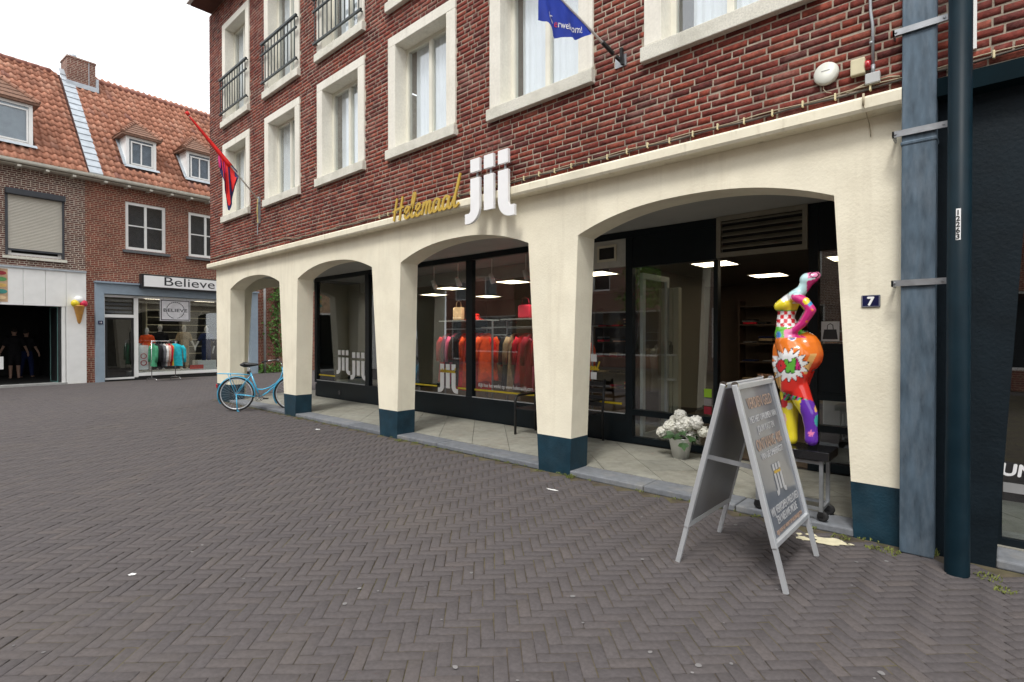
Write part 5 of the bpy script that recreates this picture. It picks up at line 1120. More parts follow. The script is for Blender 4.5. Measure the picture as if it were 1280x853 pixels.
WH=(0.85,0.85,0.85); BK=(0.012,0.012,0.012); RD=(0.62,0.02,0.03); YE=(0.80,0.66,0.03); OR=(0.82,0.20,0.02); MG=(0.62,0.02,0.20); PU=(0.13,0.03,0.40); GR=(0.12,0.45,0.05); LB=(0.55,0.78,0.80); PK=(0.80,0.22,0.42); TE=(0.05,0.42,0.40); TA=(0.75,0.42,0.14)
strokes = [ (((58,462),(46,480),(58,502),(74,482),(62,462)), RD), (((84,460),(92,505),(104,472),(114,505),(120,455)), GR), (((128,452),(132,490)), MG), (((128,452),(142,490)), MG) ]
def segd(p, a, b):
    ax, ay = a; bx, by = b; dx, dy = bx-ax, by-ay; L2 = dx*dx+dy*dy; k = max(0, min(1, ((p[0]-ax)*dx+(p[1]-ay)*dy)/L2)); return math.hypot(p[0]-ax-k*dx, p[1]-ay-k*dy)
def paint(p):
    X_, Y_, _ = proj(p); u, v = (X_-960)*3.7125, (Y_-330)*3.7125; near = p[1] < 5.10; arm = p[1] < 4.985 and 150 < v < 350 and u > 75
    if arm and (p[1] < 4.97 or u > 150):
        if math.hypot(u-178, v-180) < 16: return YE
        if math.hypot(u-195, v-192) < 12: return (0.05,0.3,0.6)
        if math.hypot(u-222, v-250) < 6 or math.hypot(u-205, v-222) < 6 or math.hypot(u-180, v-275) < 6: return OR
        return MG if u > 110 else PK
    if v < 150:
        if burst(u, v, (215, 58), 26, 30, 5, 0) < 1 and v < 74: return PK if abs(math.hypot(u-215, (v-58)*1.6)-20) > 3 else BK
        if u > 180 and v > 88 - (u-180)*0.3: return MG
        return LB
    if v < 192 and u > 60 + 0: 
        if v > 178 and u < 112: return YE
        if math.hypot(u-115, v-172) < 13: return OR if math.hypot(u-115, v-172) > 6 else YE
        return WH if u < 128 else (0.75,0.35,0.5)
    if v < 226: return YE if abs(v-224) > 2.5 else GR
    if v < 300:
        return RD if (int((u-40)//17) + int((v-226)//18.5)) % 2 == 0 else WH
    if v < 352 - max(0, (u-120))*0.5:
        if math.hypot((u-48), (v-338)*0.7) < 12: return (0.03,0.20,0.55)
        return GR if (math.hypot(u-90, v-315) > 9) else RD
    if v < 600 + (u-60)*0.30:
        if math.hypot((u-112)/1.6, v-352) < 12: return WH if math.hypot((u-112)/1.6, v-352) > 8 else PU
        if near:
            for pts, c in strokes:
                dd = min(segd((u, v), a, b) for a, b in zip(pts[:-1], pts[1:]))
                if dd < 9: return c
                if dd < 12: return BK
            k = burst(u, v, (96, 478), 52, 80, 15, 0.3)
            if k < 1: return WH
            if k < 1.07: return BK
        if u > 165 and 425 < v < 520 and abs((u-190) - (v-470)*-0.5) < 15: return TA
        if u < 60 and v > 480: return TA
        m_ = min(1, max(0, (v-440+ (u-120)*0.3)/90)); return tuple(OR[i]*(1-m_) + (0.70,0.03,0.02)[i]*m_ for i in range(3))
    if v < 640 and 70 < u < 190:
        q = int((u*0.13 + v*0.09)) % 4; return (GR, BK, MG, TE)[q]
    if u < 150:
        if math.hypot(u-72, v-655) < 20: return RD
        if math.hypot(u-100, v-668) < 15: return WH
        if math.hypot((u-70)*1.2, (v-735)*0.5) < 18: return (0.78,0.50,0.42)
        return YE
    a = math.atan2(v-795, u-200); rr = 9 + 8*abs(((a/(2*PI)*5+0.25) % 1)*2-1)
    if math.hypot(u-200, v-795) < rr: return PK
    if math.hypot((u-232), (v-735)*0.6) < 17: return TE
    if math.hypot((u-222), (v-680)*0.5) < 8: return TA
    return PU
ca = sme.color_attributes.new('Col', 'FLOAT_COLOR', 'POINT'); buf = np.ones((len(sme.vertices), 4), np.float32)
for i, v in enumerate(sme.vertices): buf[i, :3] = paint(v.co)
ca.data.foreach_set('color', buf.ravel()); sme.materials[0] if sme.materials else sme.materials.append(MATS['statue_paint'])
_c = np.array([-1.24, 5.08, 0.632]); _a = np.zeros(len(sme.vertices)*3, np.float32); sme.vertices.foreach_get('co', _a); _a = _a.reshape(-1,3); zmin = _a[:,2].min(); _a -= np.array([_c[0], _c[1], zmin]); sme.vertices.foreach_set('co', _a.ravel()); sme.update(); st_o.location = (_c[0], _c[1], 0.6315)

# ================================================================== HYDRANGEA IN A BUCKET
hy = thing('potted_hydrangea', 'white hydrangea in a tapered silver bucket by the shop door', 'potted plant', (-2.92, 6.40, ZF))
t = MB(); t.lathe([(0.0,0.0),(0.095,0.0),(0.145,0.25),(0.152,0.26),(0.145,0.262),(0.135,0.24)], (-2.92,6.40,ZF), 28, cap=False); build(t, 'bucket', mat('brushed_tin', (0.74,0.75,0.73), 0.3, 0.45, var=0.03, scale=3), hy, smooth=True)
t = MB(); t.lathe([(0.0,0.0),(0.135,0.0)], (-2.92,6.40,ZF+0.225), 20, cap=False); build(t, 'soil', mat('soil', (0.03,0.02,0.015), 0.95), hy)
petal_m = piece_mat('white_petal', [(0.0,(0.86,0.85,0.76)),(0.5,(0.90,0.89,0.84)),(1.0,(0.87,0.87,0.74))], 0.04, 20, rough=0.6, bump=0.1)
heads = [(850,520,0.085),(838,534,0.09),(828,540,0.075),(858,530,0.09),(870,528,0.085),(850,543,0.085),(862,544,0.08),(879,540,0.07),(843,526,0.07),(853,533,0.10)]
for hx, hz, hr in heads:
    c = Vector(at_y(hx, hz, 6.40 + random.uniform(-0.08, 0.05))); t = MB()
    for i in range(240):
        d = Vector((random.gauss(0,1), random.gauss(0,1), random.gauss(0,1))).normalized(); p = c + d*hr*random.uniform(0.82, 1.02); n = (d + Vector((random.gauss(0,.35), random.gauss(0,.35), random.gauss(0,.35)))).normalized()
        u = n.cross(Vector((0.3,0.2,1))).normalized(); w_ = n.cross(u); s_ = hr*0.20
        t.add([p+u*s_-n*s_*0.3, p+w_*s_-n*s_*0.2, p-u*s_-n*s_*0.3, p-w_*s_-n*s_*0.2, p+n*s_*0.15], [(0,1,4),(1,2,4),(2,3,4),(3,0,4)])
    t.ell(c, hr*0.8, 10, 7); build(t, 'flower_head', petal_m, hy)
t = MB()
for i in range(26):
    a = random.uniform(0, 6.28); rr = random.uniform(0.05, 0.24); leaf(t, (-2.92+rr*math.cos(a), 6.40+rr*0.8*math.sin(a), ZF + random.uniform(0.24,0.40) - rr*0.3), (math.cos(a)*0.6, math.sin(a)*0.6, 0.8), random.uniform(0.10,0.16), random.uniform(0,6.3))
for hx, hz, hr in heads: p = at_y(hx, hz, 6.40); t.tube([(-2.92,6.40,ZF+0.22), tuple(p)], 0.006, 5)
build(t, 'leaves', mat('hydrangea_leaf', (0.035,0.085,0.025), 0.5, var=0.3), hy)
# black metal bench behind the pier
bn = thing('metal_bench', 'black metal bench with armrests standing behind the pier', 'bench', (-4.9, 6.45, ZF))
t = MB()
for x in (-5.54, -4.25):
    pts = [(x,6.20,ZF),(x,6.20,0.58),(x,6.23,0.64),(x,6.30,0.665),(x,6.66,0.66)]
    q = MB(); q.tube(pts, 0.019, 8); q.tube([(x,6.70,ZF),(x,6.68,0.5),(x,6.74,0.95)], 0.019, 8); build(q, 'leg', black_m, bn, smooth=True)
for k in range(6): q = MB(); q.bar((-5.54,6.22+k*0.085,0.46),(-4.25,6.22+k*0.085,0.46), 0.06, 0.018); build(q, 'seat_slat', black_m, bn)
for k in range(4): q = MB(); q.bar((-5.54,6.695+k*0.015,0.58+k*0.10),(-4.25,6.695+k*0.015,0.58+k*0.10), 0.018, 0.06); build(q, 'back_slat', black_m, bn)

# ================================================================== BICYCLE
bk = thing('blue_bicycle', 'light blue step-through bicycle with rear carrier parked by the corner pier', 'bicycle', (-11.90, 4.44, 0.0), R(50))
blue_b = mat('sky_blue_paint', (0.07, 0.40, 0.62), 0.3, var=0.06, coat=0.4); WR = 0.36
def ring(cx, r, tr, m=40, n=8, a0=0.0, a1=2*PI):
    t = MB(); t.tube([(cx + r*math.cos(a0+(a1-a0)*i/m), 0, WR + r*math.sin(a0+(a1-a0)*i/m)) for i in range(m+1)], tr, n, cap=(a1-a0) < 6.2); return t
for cx in (0.0, 1.12):
    w_ = build(ring(cx, 0.342, 0.018), 'wheel', rubber_m, bk, smooth=True, world=False)
    build(ring(cx, 0.318, 0.011), 'rim', alu_m, w_, smooth=True, world=False)
    t = MB()
    for i in range(28): a = 2*PI*i/28; s_ = 0.03 if i % 2 else -0.03; t.bar((cx+0.02*math.cos(a+0.9), s_, WR+0.02*math.sin(a+0.9)), (cx+0.315*math.cos(a), 0, WR+0.315*math.sin(a)), 0.0032)
    build(t, 'spokes', steel_m, w_, world=False)
    t = MB(); t.lathe([(0.012,-0.06),(0.012,-0.04),(0.03,-0.036),(0.02,-0.02),(0.02,0.02),(0.03,0.036),(0.012,0.04),(0.012,0.06)], (cx,0,WR), 12, Matrix.Rotation(PI/2,4,'X')); build(t, 'hub', alu_m, w_, smooth=True, world=False)
def fender(cx, a0, a1):
    t = MB(); n = 26; vs = []
    for i in range(n+1):
        a = a0+(a1-a0)*i/n
        for (dy, dr_) in ((-0.030,-0.012),(-0.016,0.006),(0.016,0.006),(0.030,-0.012)): r_ = 0.378+dr_; vs.append((cx+r_*math.cos(a), dy, WR+r_*math.sin(a)))
    t.add(vs, [(i*4+j, (i+1)*4+j, (i+1)*4+j+1, i*4+j+1) for i in range(n) for j in range(3)]); return t
build(fender(0.0, R(-5+0), R(212)), 'mudguard', blue_b, bk, smooth=True, world=False); build(fender(1.12, R(15), R(215)), 'mudguard', blue_b, bk, smooth=True, world=False)
t = MB(); BB = (0.47,0,0.29)
t.tube([BB, (0.29,0,0.80)], 0.017, 10); t.tube([(0.93,0,0.92),(0.985,0,0.68)], 0.02, 10)
t.tube([(0.97,0,0.72),(0.80,0,0.545),(0.62,0,0.385),BB], 0.0165, 10); t.tube([(0.945,0,0.86),(0.90,0,0.70),(0.80,0,0.58),(0.66,0,0.49),(0.52,0,0.45),(0.41,0,0.46)], 0.015, 10)
for s_ in (-1,1): t.tube([BB,(0.0,0.06*s_,WR)], 0.010, 8); t.tube([(0.30,0.0,0.77),(0.22,0.05*s_,0.66),(0.0,0.06*s_,WR)], 0.009, 8); t.tube([(0.985,0,0.68),(1.0,0.05*s_,0.62),(1.07,0.055*s_,0.44),(1.12,0.06*s_,WR)], 0.012, 8)
build(t, 'frame', blue_b, bk, smooth=True, world=False)
t = MB(); t.tube([(-0.36,-0.06,0.80),(-0.36,0.06,0.80)], 0.008, 6)
for y in (-0.06,-0.02,0.02,0.06): t.tube([(-0.36,y,0.80),(0.0,y,0.79),(0.25,y*0.5,0.77)], 0.008, 6)
for s_ in (-1,1): t.tube([(-0.15,0.06*s_,0.795),(0.0,0.065*s_,WR)], 0.008, 6)
build(t, 'carrier', blue_b, bk, smooth=True, world=False)
t = MB(); caps(t, [((0.16,0,0.985),0.055),((0.27,0,0.98),0.045),((0.42,0,0.985),0.022)]); t.ell((0.15,-0.06,0.985),(0.06,0.05,0.035)); t.ell((0.15,0.06,0.985),(0.06,0.05,0.035)); sd = build(t, 'saddle', black_m, bk, smooth=True, world=False); sd.scale = (1,1,1)
t = MB(); t.tube([(0.29,0,0.79),(0.255,0,0.95)], 0.013, 8); t.tube([(0.93,0,0.92),(0.915,0,1.02)], 0.013, 8)
t.tube([(0.62,-0.27,1.05),(0.74,-0.26,1.08),(0.86,-0.16,1.10),(0.915,0,1.03),(0.86,0.16,1.10),(0.74,0.26,1.08),(0.62,0.27,1.05)], 0.011, 8); build(t, 'handlebar', chrome_m, bk, smooth=True, world=False)
for q in (-1, 1): t = MB(); t.tube([(0.60,q*0.272,1.045),(0.72,q*0.262,1.075)], 0.017, 8); build(t, 'grip', rubber_m, bk, smooth=True, world=False)
t = MB()
for r_ in (0.085, 0.062): t.tube([(0.47+r_*math.cos(a), -0.05, 0.29+r_*math.sin(a)) for a in np.linspace(0,2*PI,25)], 0.006, 5)
for a in (0.3,1.56,2.8,4.1,5.3): t.bar((0.47,-0.05,0.29),(0.47+0.085*math.cos(a),-0.05,0.29+0.085*math.sin(a)), 0.012)
t.bar((0.47,-0.065,0.29),(0.62,-0.065,0.27), 0.016); t.bar((0.47,0.065,0.29),(0.32,0.065,0.31), 0.016); t.tube([(0.47,-0.05,0.375),(0.0,-0.05,0.395)], 0.004, 5); t.tube([(0.47,-0.05,0.205),(0.0,-0.05,0.325)], 0.004, 5); build(t, 'crankset', chrome_m, bk, world=False)
t = MB(); t.box(0.58,-0.15,0.258,0.67,-0.07,0.282); t.box(0.27,0.07,0.298,0.36,0.15,0.322); build(t, 'pedal', rubber_m, bk, world=False)
t = MB(); t.tube([(0.02,-0.07,WR),(0.06,-0.12,0.015)], 0.013, 8); t.tube([(0.06,-0.12,0.015),(0.10,-0.15,0.012)], 0.014, 8); build(t, 'kickstand', blue_b, bk, smooth=True, world=False)
t = MB(); t.box(-0.40,-0.03,0.50,-0.375,0.03,0.58); build(t, 'rear_light', MATS['red_lens'], bk, world=False, bevel=0.01)

# ================================================================== CLOTHES IN THE SHOP
cloth_cols = {'scarlet': (0.80,0.02,0.012), 'crimson': (0.50,0.014,0.03), 'orange-red': (0.80,0.09,0.02), 'black': (0.015,0.014,0.016), 'pink': (0.62,0.10,0.20), 'plum': (0.10,0.012,0.05), 'blue': (0.012,0.13,0.48), 'navy': (0.012,0.02,0.07), 'grey': (0.12,0.12,0.13), 'wine': (0.28,0.012,0.03), 'tan': (0.34,0.24,0.14), 'white': (0.72,0.71,0.68), 'cyan': (0.03,0.48,0.58), 'yellow': (0.60,0.40,0.04), 'green': (0.06,0.26,0.14), 'peach': (0.62,0.36,0.28)}
def cloth(c): return mat(c.replace('-', '_') + '_fabric', cloth_cols[c], 0.85, var=0.22, scale=14, spec=0.2)
def garment(name, label, col, loc, rz, L=0.85, w_=0.42, d=0.09, sleeves=0.5, flare=1.1, group=None, cat='garment'):
    g_ = thing(name, label, cat, (loc[0], loc[1], loc[2] - L), rz, group)
    t = MB(); rings = 14; n = 28; vs = []; ph = random.random()*6; k1 = random.choice((5,6,7))
    for i in range(rings+1):
        q = i/rings; z = L - q*L
        if q < 0.14: wd = 0.05 + (w_*0.5-0.05)*(q/0.14)**0.6; dp_ = d*0.35*(0.4+q/0.14*0.6)
        else: wd = w_*0.5*(0.86 + (flare-0.86)*max(0,(q-0.3)/0.7)); dp_ = d*0.5*(0.75+0.5*q)
        for j in range(n):
            a = 2*PI*j/n; f = 1 + 0.16*max(0,q-0.2)*math.sin(k1*a+ph) + 0.06*q*math.sin(11*a+ph*2)
            vs.append((wd*math.cos(a)*f, dp_*math.sin(a)*f*(1+0.5*q*math.sin(3*a+ph)), z - 0.01*math.sin(5*a+ph)*(q > 0.95)))
    t.add(vs, [(i*n+j, i*n+(j+1)%n, (i+1)*n+(j+1)%n, (i+1)*n+j) for i in range(rings) for j in range(n)])
    build(t, 'cloth', cloth(col), g_, smooth=True, world=False)
    if sleeves:
        for s_ in (-1, 1):
            t = MB(); t.tube([(s_*w_*0.40,0,L-0.10),(s_*(w_*0.5+0.03),0,L-0.22),(s_*(w_*0.5+0.05),0.01,L-0.12-sleeves*0.6),(s_*(w_*0.5+0.045),0.02,L-0.1-sleeves)], [0.065,0.06,0.05,0.045], 10); build(t, 'sleeve', cloth(col), g_, smooth=True, world=False)
    t = MB(); t.tube([(-w_*0.4,0,L-0.07),(0,0,L+0.02),(w_*0.4,0,L-0.07)], 0.006, 5); t.tube([(0,0,L+0.02),(0,0,L+0.06),(0.02,0,L+0.085),(0.035,0,L+0.07)], 0.003, 5); build(t, 'hanger', MATS['dark_grey'], g_, world=False)
    return g_
def rack(x0, x1, y, z, label, floor=ZF):
    r_ = thing('clothes_rack', label, 'clothes rack', ((x0+x1)/2, y, floor))
    for x in (x0, x1):
        t = MB(); t.bar((x,y-0.22,floor+0.01),(x,y+0.22,floor+0.01), 0.03); t.bar((x,y,floor+0.02),(x,y,z+0.16), 0.026); build(t, 'upright', steel_m, r_)
    t = MB(); t.bar((x0,y,z),(x1,y,z), 0.024); build(t, 'rail', steel_m, r_)
    t = MB(); t.box(x0-0.02,y-0.17,z+0.16,x1+0.02,y+0.17,z+0.18); build(t, 'shelf', mat('glass_shelf', (0.25,0.27,0.27), 0.3), r_)
RZ = 1.74
rack(-8.85, -7.42, 7.62, RZ, 'steel clothes rack of red garments behind the window with the white logo')
rack(-7.02, -5.70, 7.62, RZ, 'steel clothes rack of dark red and blue garments behind the lettered window')
L1 = [(-8.70,'crimson','crimson print dress at the corner end of the red clothes rack',40),(-8.62,'plum','plum patterned dress hanging first on the red clothes rack',90),(-8.50,'pink','pink blouse hanging beside the plum dress',90),(-8.38,'black','black cardigan hanging beside the scarlet dress',90),(-8.22,'scarlet','bright scarlet dress hung facing the window',8),(-8.02,'orange-red','orange-red tunic overlapping the scarlet dress',20),(-7.84,'crimson','crimson dress behind the white window logo',80),(-7.72,'scarlet','scarlet cardigan hanging next to the mullion',25),(-7.58,'orange-red','orange-red dress at the mullion end of the rack',75)]
L2 = [(-6.92,'black','black dress at the mullion end of the second rack',85),(-6.80,'tan','tan patterned top on the second rack',80),(-6.68,'wine','wine red dress hung facing the lettered window',15),(-6.50,'crimson','crimson blouse on the second rack',30),(-6.36,'wine','wine red tunic between crimson blouse and pink top',80),(-6.22,'pink','pink dotted top over a dark skirt',20),(-6.08,'crimson','crimson dress beside the dark blue garment',75),(-5.96,'navy','navy dress next to the bright blue one',80),(-5.84,'blue','bright blue dress hung at the pier end of the rack',15)]
for x, c, lb, a in L1 + L2: garment('hanging_garment', lb, c, (x, 7.62 + random.uniform(-0.01,0.01), RZ-0.09), R(a), random.uniform(0.95,1.2), group='garments hanging in the shop window')
rack(-8.7, -5.8, 8.75, 1.62, 'long steel clothes rack of mixed garments behind the two window racks')
for i, c in enumerate(['grey','wine','tan','crimson','black','peach','plum','scarlet','navy','pink','blue','orange-red']):
    garment('hanging_garment', '%s garment on the long rack behind the window racks' % c, c, (-8.6+i*0.235, 8.75, 1.53), R(60+random.uniform(-30,30)), random.uniform(0.85,1.1), group='garments on the long rack')
def hat(x, y, z, c, lb):
    t = MB(); t.lathe([(0.20,0.0),(0.19,0.012),(0.11,0.025),(0.10,0.09),(0.085,0.125),(0.0,0.13)], (x,y,z), 22, cap=False); single(t, 'hat', cloth(c), lb, 'hat', smooth=True)
hat(-7.92,7.62,RZ+0.182,'scarlet','scarlet brimmed hat on the shelf above the red garments'); hat(-6.05,7.62,RZ+0.182,'scarlet','scarlet brimmed hat on the shelf above the blue dress')
def bag(x, y, z, c, lb, w_=0.30, h=0.26):
    b_ = thing('handbag', lb, 'handbag', (x,y,z)); t = MB(); t.box(x-w_/2,y-0.06,z,x+w_/2,y+0.06,z+h); build(t, 'body', cloth(c), b_, bevel=0.03)
    t = MB(); t.tube([(x-w_*0.3,y,z+h-0.01),(x-w_*0.25,y,z+h+0.1),(x,y,z+h+0.14),(x+w_*0.25,y,z+h+0.1),(x+w_*0.3,y,z+h-0.01)], 0.009, 6); build(t, 'handle', cloth(c), b_, smooth=True)
bag(-8.42,7.62,RZ+0.182,'tan','tan handbag on the shelf above the plum dress',0.26,0.28); bag(-6.55,7.62,RZ+0.182,'wine','wine red handbag on the shelf above the lettered window text')
for i, (x, y) in enumerate([(-8.75,7.22),(-8.0,7.22),(-7.05,7.22),(-6.2,7.22)]):
    sp_ = thing('spotlight', ['white spotlight hanging above the plum dress','white spotlight hanging above the scarlet dress','white spotlight hanging beside the mullion','white spotlight hanging above the blue dress'][i], 'spotlight', (x,y,3.04))
    t = MB(); t.tube([(x,y,3.05),(x,y,2.74)], 0.010, 8); build(t, 'stem', white_m, sp_); t = MB(); t.tube([(x,y-0.04,2.76),(x,y+0.05,2.60)], [0.04,0.055], 14); build(t, 'head', white_m, sp_, smooth=True)
    ld = bpy.data.lights.new('added_garment_light', 'SPOT'); ld.energy = 50; ld.color = (1.0, 0.88, 0.72); ld.spot_size = R(95); ld.spot_blend = 0.7; ld.shadow_soft_size = 0.05  # light added inside each spotlight head to brighten the garments
    lo = bpy.data.objects.new('added_garment_light', ld); COL.objects.link(lo); lo.parent = sp_; lo.location = (0, 0.066, -0.48); lo.rotation_euler = (R(24), 0, 0)
# inside the entrance
dc = thing('radiator_column', 'tall beige column radiator just inside the shop entrance', 'radiator', (-3.74,7.85,ZF))
for k in range(3): t = MB(); t.box(-3.89+k*0.10,7.80,ZF+0.05,-3.80+k*0.10,7.92,2.34); build(t, 'fin', beige_m, dc, bevel=0.015)
t = MB(); t.box(-3.80,7.72,1.28,-3.62,7.80,1.31); t.box(-3.80,7.72,0.90,-3.62,7.80,0.93); build(t, 'shelf', white_m, dc)
t = MB(); t.lathe([(0.03,0),(0.03,0.13),(0.012,0.15),(0.012,0.19)], (-3.70,7.76,1.31), 12); t.bar((-3.70,7.76,1.50),(-3.74,7.76,1.495),0.012); single(t, 'soap_dispenser', MATS['dark_grey'], 'small dark pump bottle on the radiator shelf in the entrance', 'bottle', smooth=True)
od = thing('open_glass_door', 'open glass door leaf with pale grey frame inside the entrance', 'door', (-3.78,7.3,ZF))
t = MB(); x = -3.79
t.box(x,6.95,ZF,x+0.045,7.03,2.5); t.box(x,7.72,ZF,x+0.045,7.79,2.5); t.box(x,7.03,ZF,x+0.045,7.72,ZF+0.12); t.box(x,7.03,2.42,x+0.045,7.72,2.5); build(t, 'door_frame', mat('pale_grey_paint',(0.68,0.69,0.67),0.5), od)
t = MB(); t.box(x+0.02,7.03,ZF+0.12,x+0.026,7.72,2.42); build(t, 'pane', shopglass_m, od)
for q, (x0, x1, y, lb) in enumerate([(-4.3,-2.9,12.7,'dark shelf of folded clothes against the back wall left of the door'),(-2.7,-1.2,12.7,'dark shelf of folded clothes against the back wall behind the statue'),(-10.5,-8.6,12.7,'dark shelf of folded clothes deep behind the red garments'),(-8.2,-6.0,12.7,'dark shelf of folded clothes deep behind the second rack')]):
    s_ = thing('wall_shelf', lb, 'shelf', ((x0+x1)/2,y,ZF)); t = MB()
    for k in range(6): t.box(x0,y-0.2,ZF+0.1+k*0.42,x1,y+0.2,ZF+0.13+k*0.42)
    t.box(x0-0.03,y-0.2,ZF,x0-0.001,y+0.2,2.4); t.box(x1+0.001,y-0.2,ZF,x1+0.03,y+0.2,2.4); build(t, 'shelf_frame', mat('dark_wood',(0.05,0.03,0.02),0.6), s_)
    for k in range(5):
        xx = x0+0.05
        while xx < x1-0.3:
            zz = ZF+0.131+k*0.42; wv = random.uniform(0.2,0.3)
            for q2 in range(random.randint(1,5)):
                c = random.choice(['wine','tan','grey','black','plum','navy','peach','crimson','tan','grey','black']); h = random.uniform(0.025,0.055); e_ = random.uniform(-0.02,0.02); t = MB(); t.box(xx+e_,y-0.17,zz,xx+wv+e_,y+0.13,zz+h-0.001); build(t, 'folded_garment', cloth(c), s_, bevel=0.012); zz += h
            xx += random.uniform(0.3,0.5)
rack(-2.6,-1.35,10.2,1.5,'steel clothes rack standing in the middle of the shop behind the entrance')
for i, c in enumerate(['tan','white','tan','peach','grey','wine','tan']):
    garment('hanging_garment', ['tan coat at the end of the rack behind the entrance','white blouse on the rack behind the entrance','tan blouse beside the white one behind the entrance','peach dress on the rack behind the entrance','grey jacket on the rack behind the entrance','wine red dress on the rack behind the entrance','tan dress beside the wine red one behind the entrance'][i], c, (-2.5+i*0.17,10.2,1.41), R(70+random.uniform(-15,15)), 0.95)
t = MB(); t.box(-1.50,7.15,0.52,-1.10,7.45,0.86); single(t, 'storage_crate', mat('milky_plastic',(0.55,0.56,0.55),0.5), 'milky plastic crate behind the low glass beside the statue', 'crate', bevel=0.02, base=(-1.3,7.3,0.52))
t = MB(); t.box(-1.52,7.1,ZF,-1.05,7.5,0.519); single(t, 'low_cabinet', dark_m, 'dark low cabinet under the milky crate by the shop window', 'cabinet')
t = MB(); t.box(-12.6,7.15,ZF,-10.9,7.9,0.46); single(t, 'display_plinth', mat('plinth_white',(0.42,0.42,0.40),0.6), 'low white display plinth behind the shop window nearest the corner', 'display plinth')
# ================================================================== CLOTHES SHOP ACROSS THE SIDE STREET
def LW(s, o, z): return left_w(s, o, z)
sgn = thing('lightbox_sign', 'long white light-box sign reading Believe in dark letters over the shop front', 'sign', LW(5.3, 0.2, 3.34), LRZ)
def lb_(s0, y0, z0, s1, y1, z1): return MB().box(s0-5.3, y0+0.2, z0-3.34, s1-5.3, y1+0.2, z1-3.34)
build(lb_(3.70,-0.38,3.34,7.0,-0.13,3.85), 'case', mat('sign_black',(0.015,0.015,0.018),0.4), sgn, world=False)
build(lb_(3.77,-0.392,3.40,6.93,-0.381,3.80), 'face', mat('sign_white',(0.86,0.86,0.86),0.35,var=0.02), sgn, world=False)
t = MB(); text_on(t, 'Believe', 0.46, (0.0, -0.195, 0.135), (1,0,0), (0,0,1), 0.001, width=1.78); build(t, 'letters', mat('sign_letter',(0.02,0.022,0.028),0.5), sgn, world=False)
hs_ = thing('window_sign', 'square white sign with a laurel wreath and BELIEVE hanging in the shop window', 'sign', LW(4.95,-0.05,2.18), LRZ)
t = MB(); t.box(-0.52,-0.012,0.0,0.52,0.012,0.81); build(t, 'board', mat('sign_grey_white',(0.74,0.73,0.75),0.4), hs_, world=False)
t = MB(); box_frame(t,-0.495,0.495,0.025,0.785,-0.016,-0.0125,0.028); build(t, 'border', mat('sign_letter',(0,0,0)), hs_, world=False)
t = MB(); text_on(t,'BELIEVE',0.17,(0,-0.015,0.345),(1,0,0),(0,0,1),0.0008,width=0.82,bold=0.003); build(t, 'letters', MATS['sign_letter'], hs_, world=False)
t = MB()
for i in range(26):
    a = R(20)+R(320)*i/25 - PI/2; rr = 0.29; q = Vector((rr*math.cos(a),-0.0145,0.405+rr*math.sin(a)))
    if abs(q.z-0.405) < 0.09: continue
    for s_ in (-1,1): d_ = Vector((math.cos(a+s_*0.9),0,math.sin(a+s_*0.9)))*0.055; n_ = Vector((-d_.z,0,d_.x))*0.25; t.add([q,q+d_*0.5+n_,q+d_,q+d_*0.5-n_],[(0,1,2,3)])
wr_ = build(t, 'wreath', MATS['sign_letter'], hs_, world=False); wr_['kind'] = 'stuff'
t = MB(); t.bar((-0.4,0,0.81),(-0.4,0,0.97),0.006); t.bar((0.4,0,0.81),(0.4,0,0.97),0.006); build(t, 'cord', steel_m, hs_, world=False)
t = MB(); t.box(-0.065,-0.008,0,0.065,0.008,0.12); pb = thing('shop_number', 'small blue number plate on the blue-grey shop surround', 'number plate', LW(2.545,0.13,2.01), LRZ); build(t, 'plate', MATS['blue_enamel'], pb, world=False)
t = MB(); text_on(t,'18',0.085,(0,-0.0095,0.03),(1,0,0),(0,0,1),0.0006); build(t, 'numeral', lwhite_m, pb, world=False)
skin_white = mat('mannequin_white',(0.62,0.58,0.54),0.45,var=0.03)
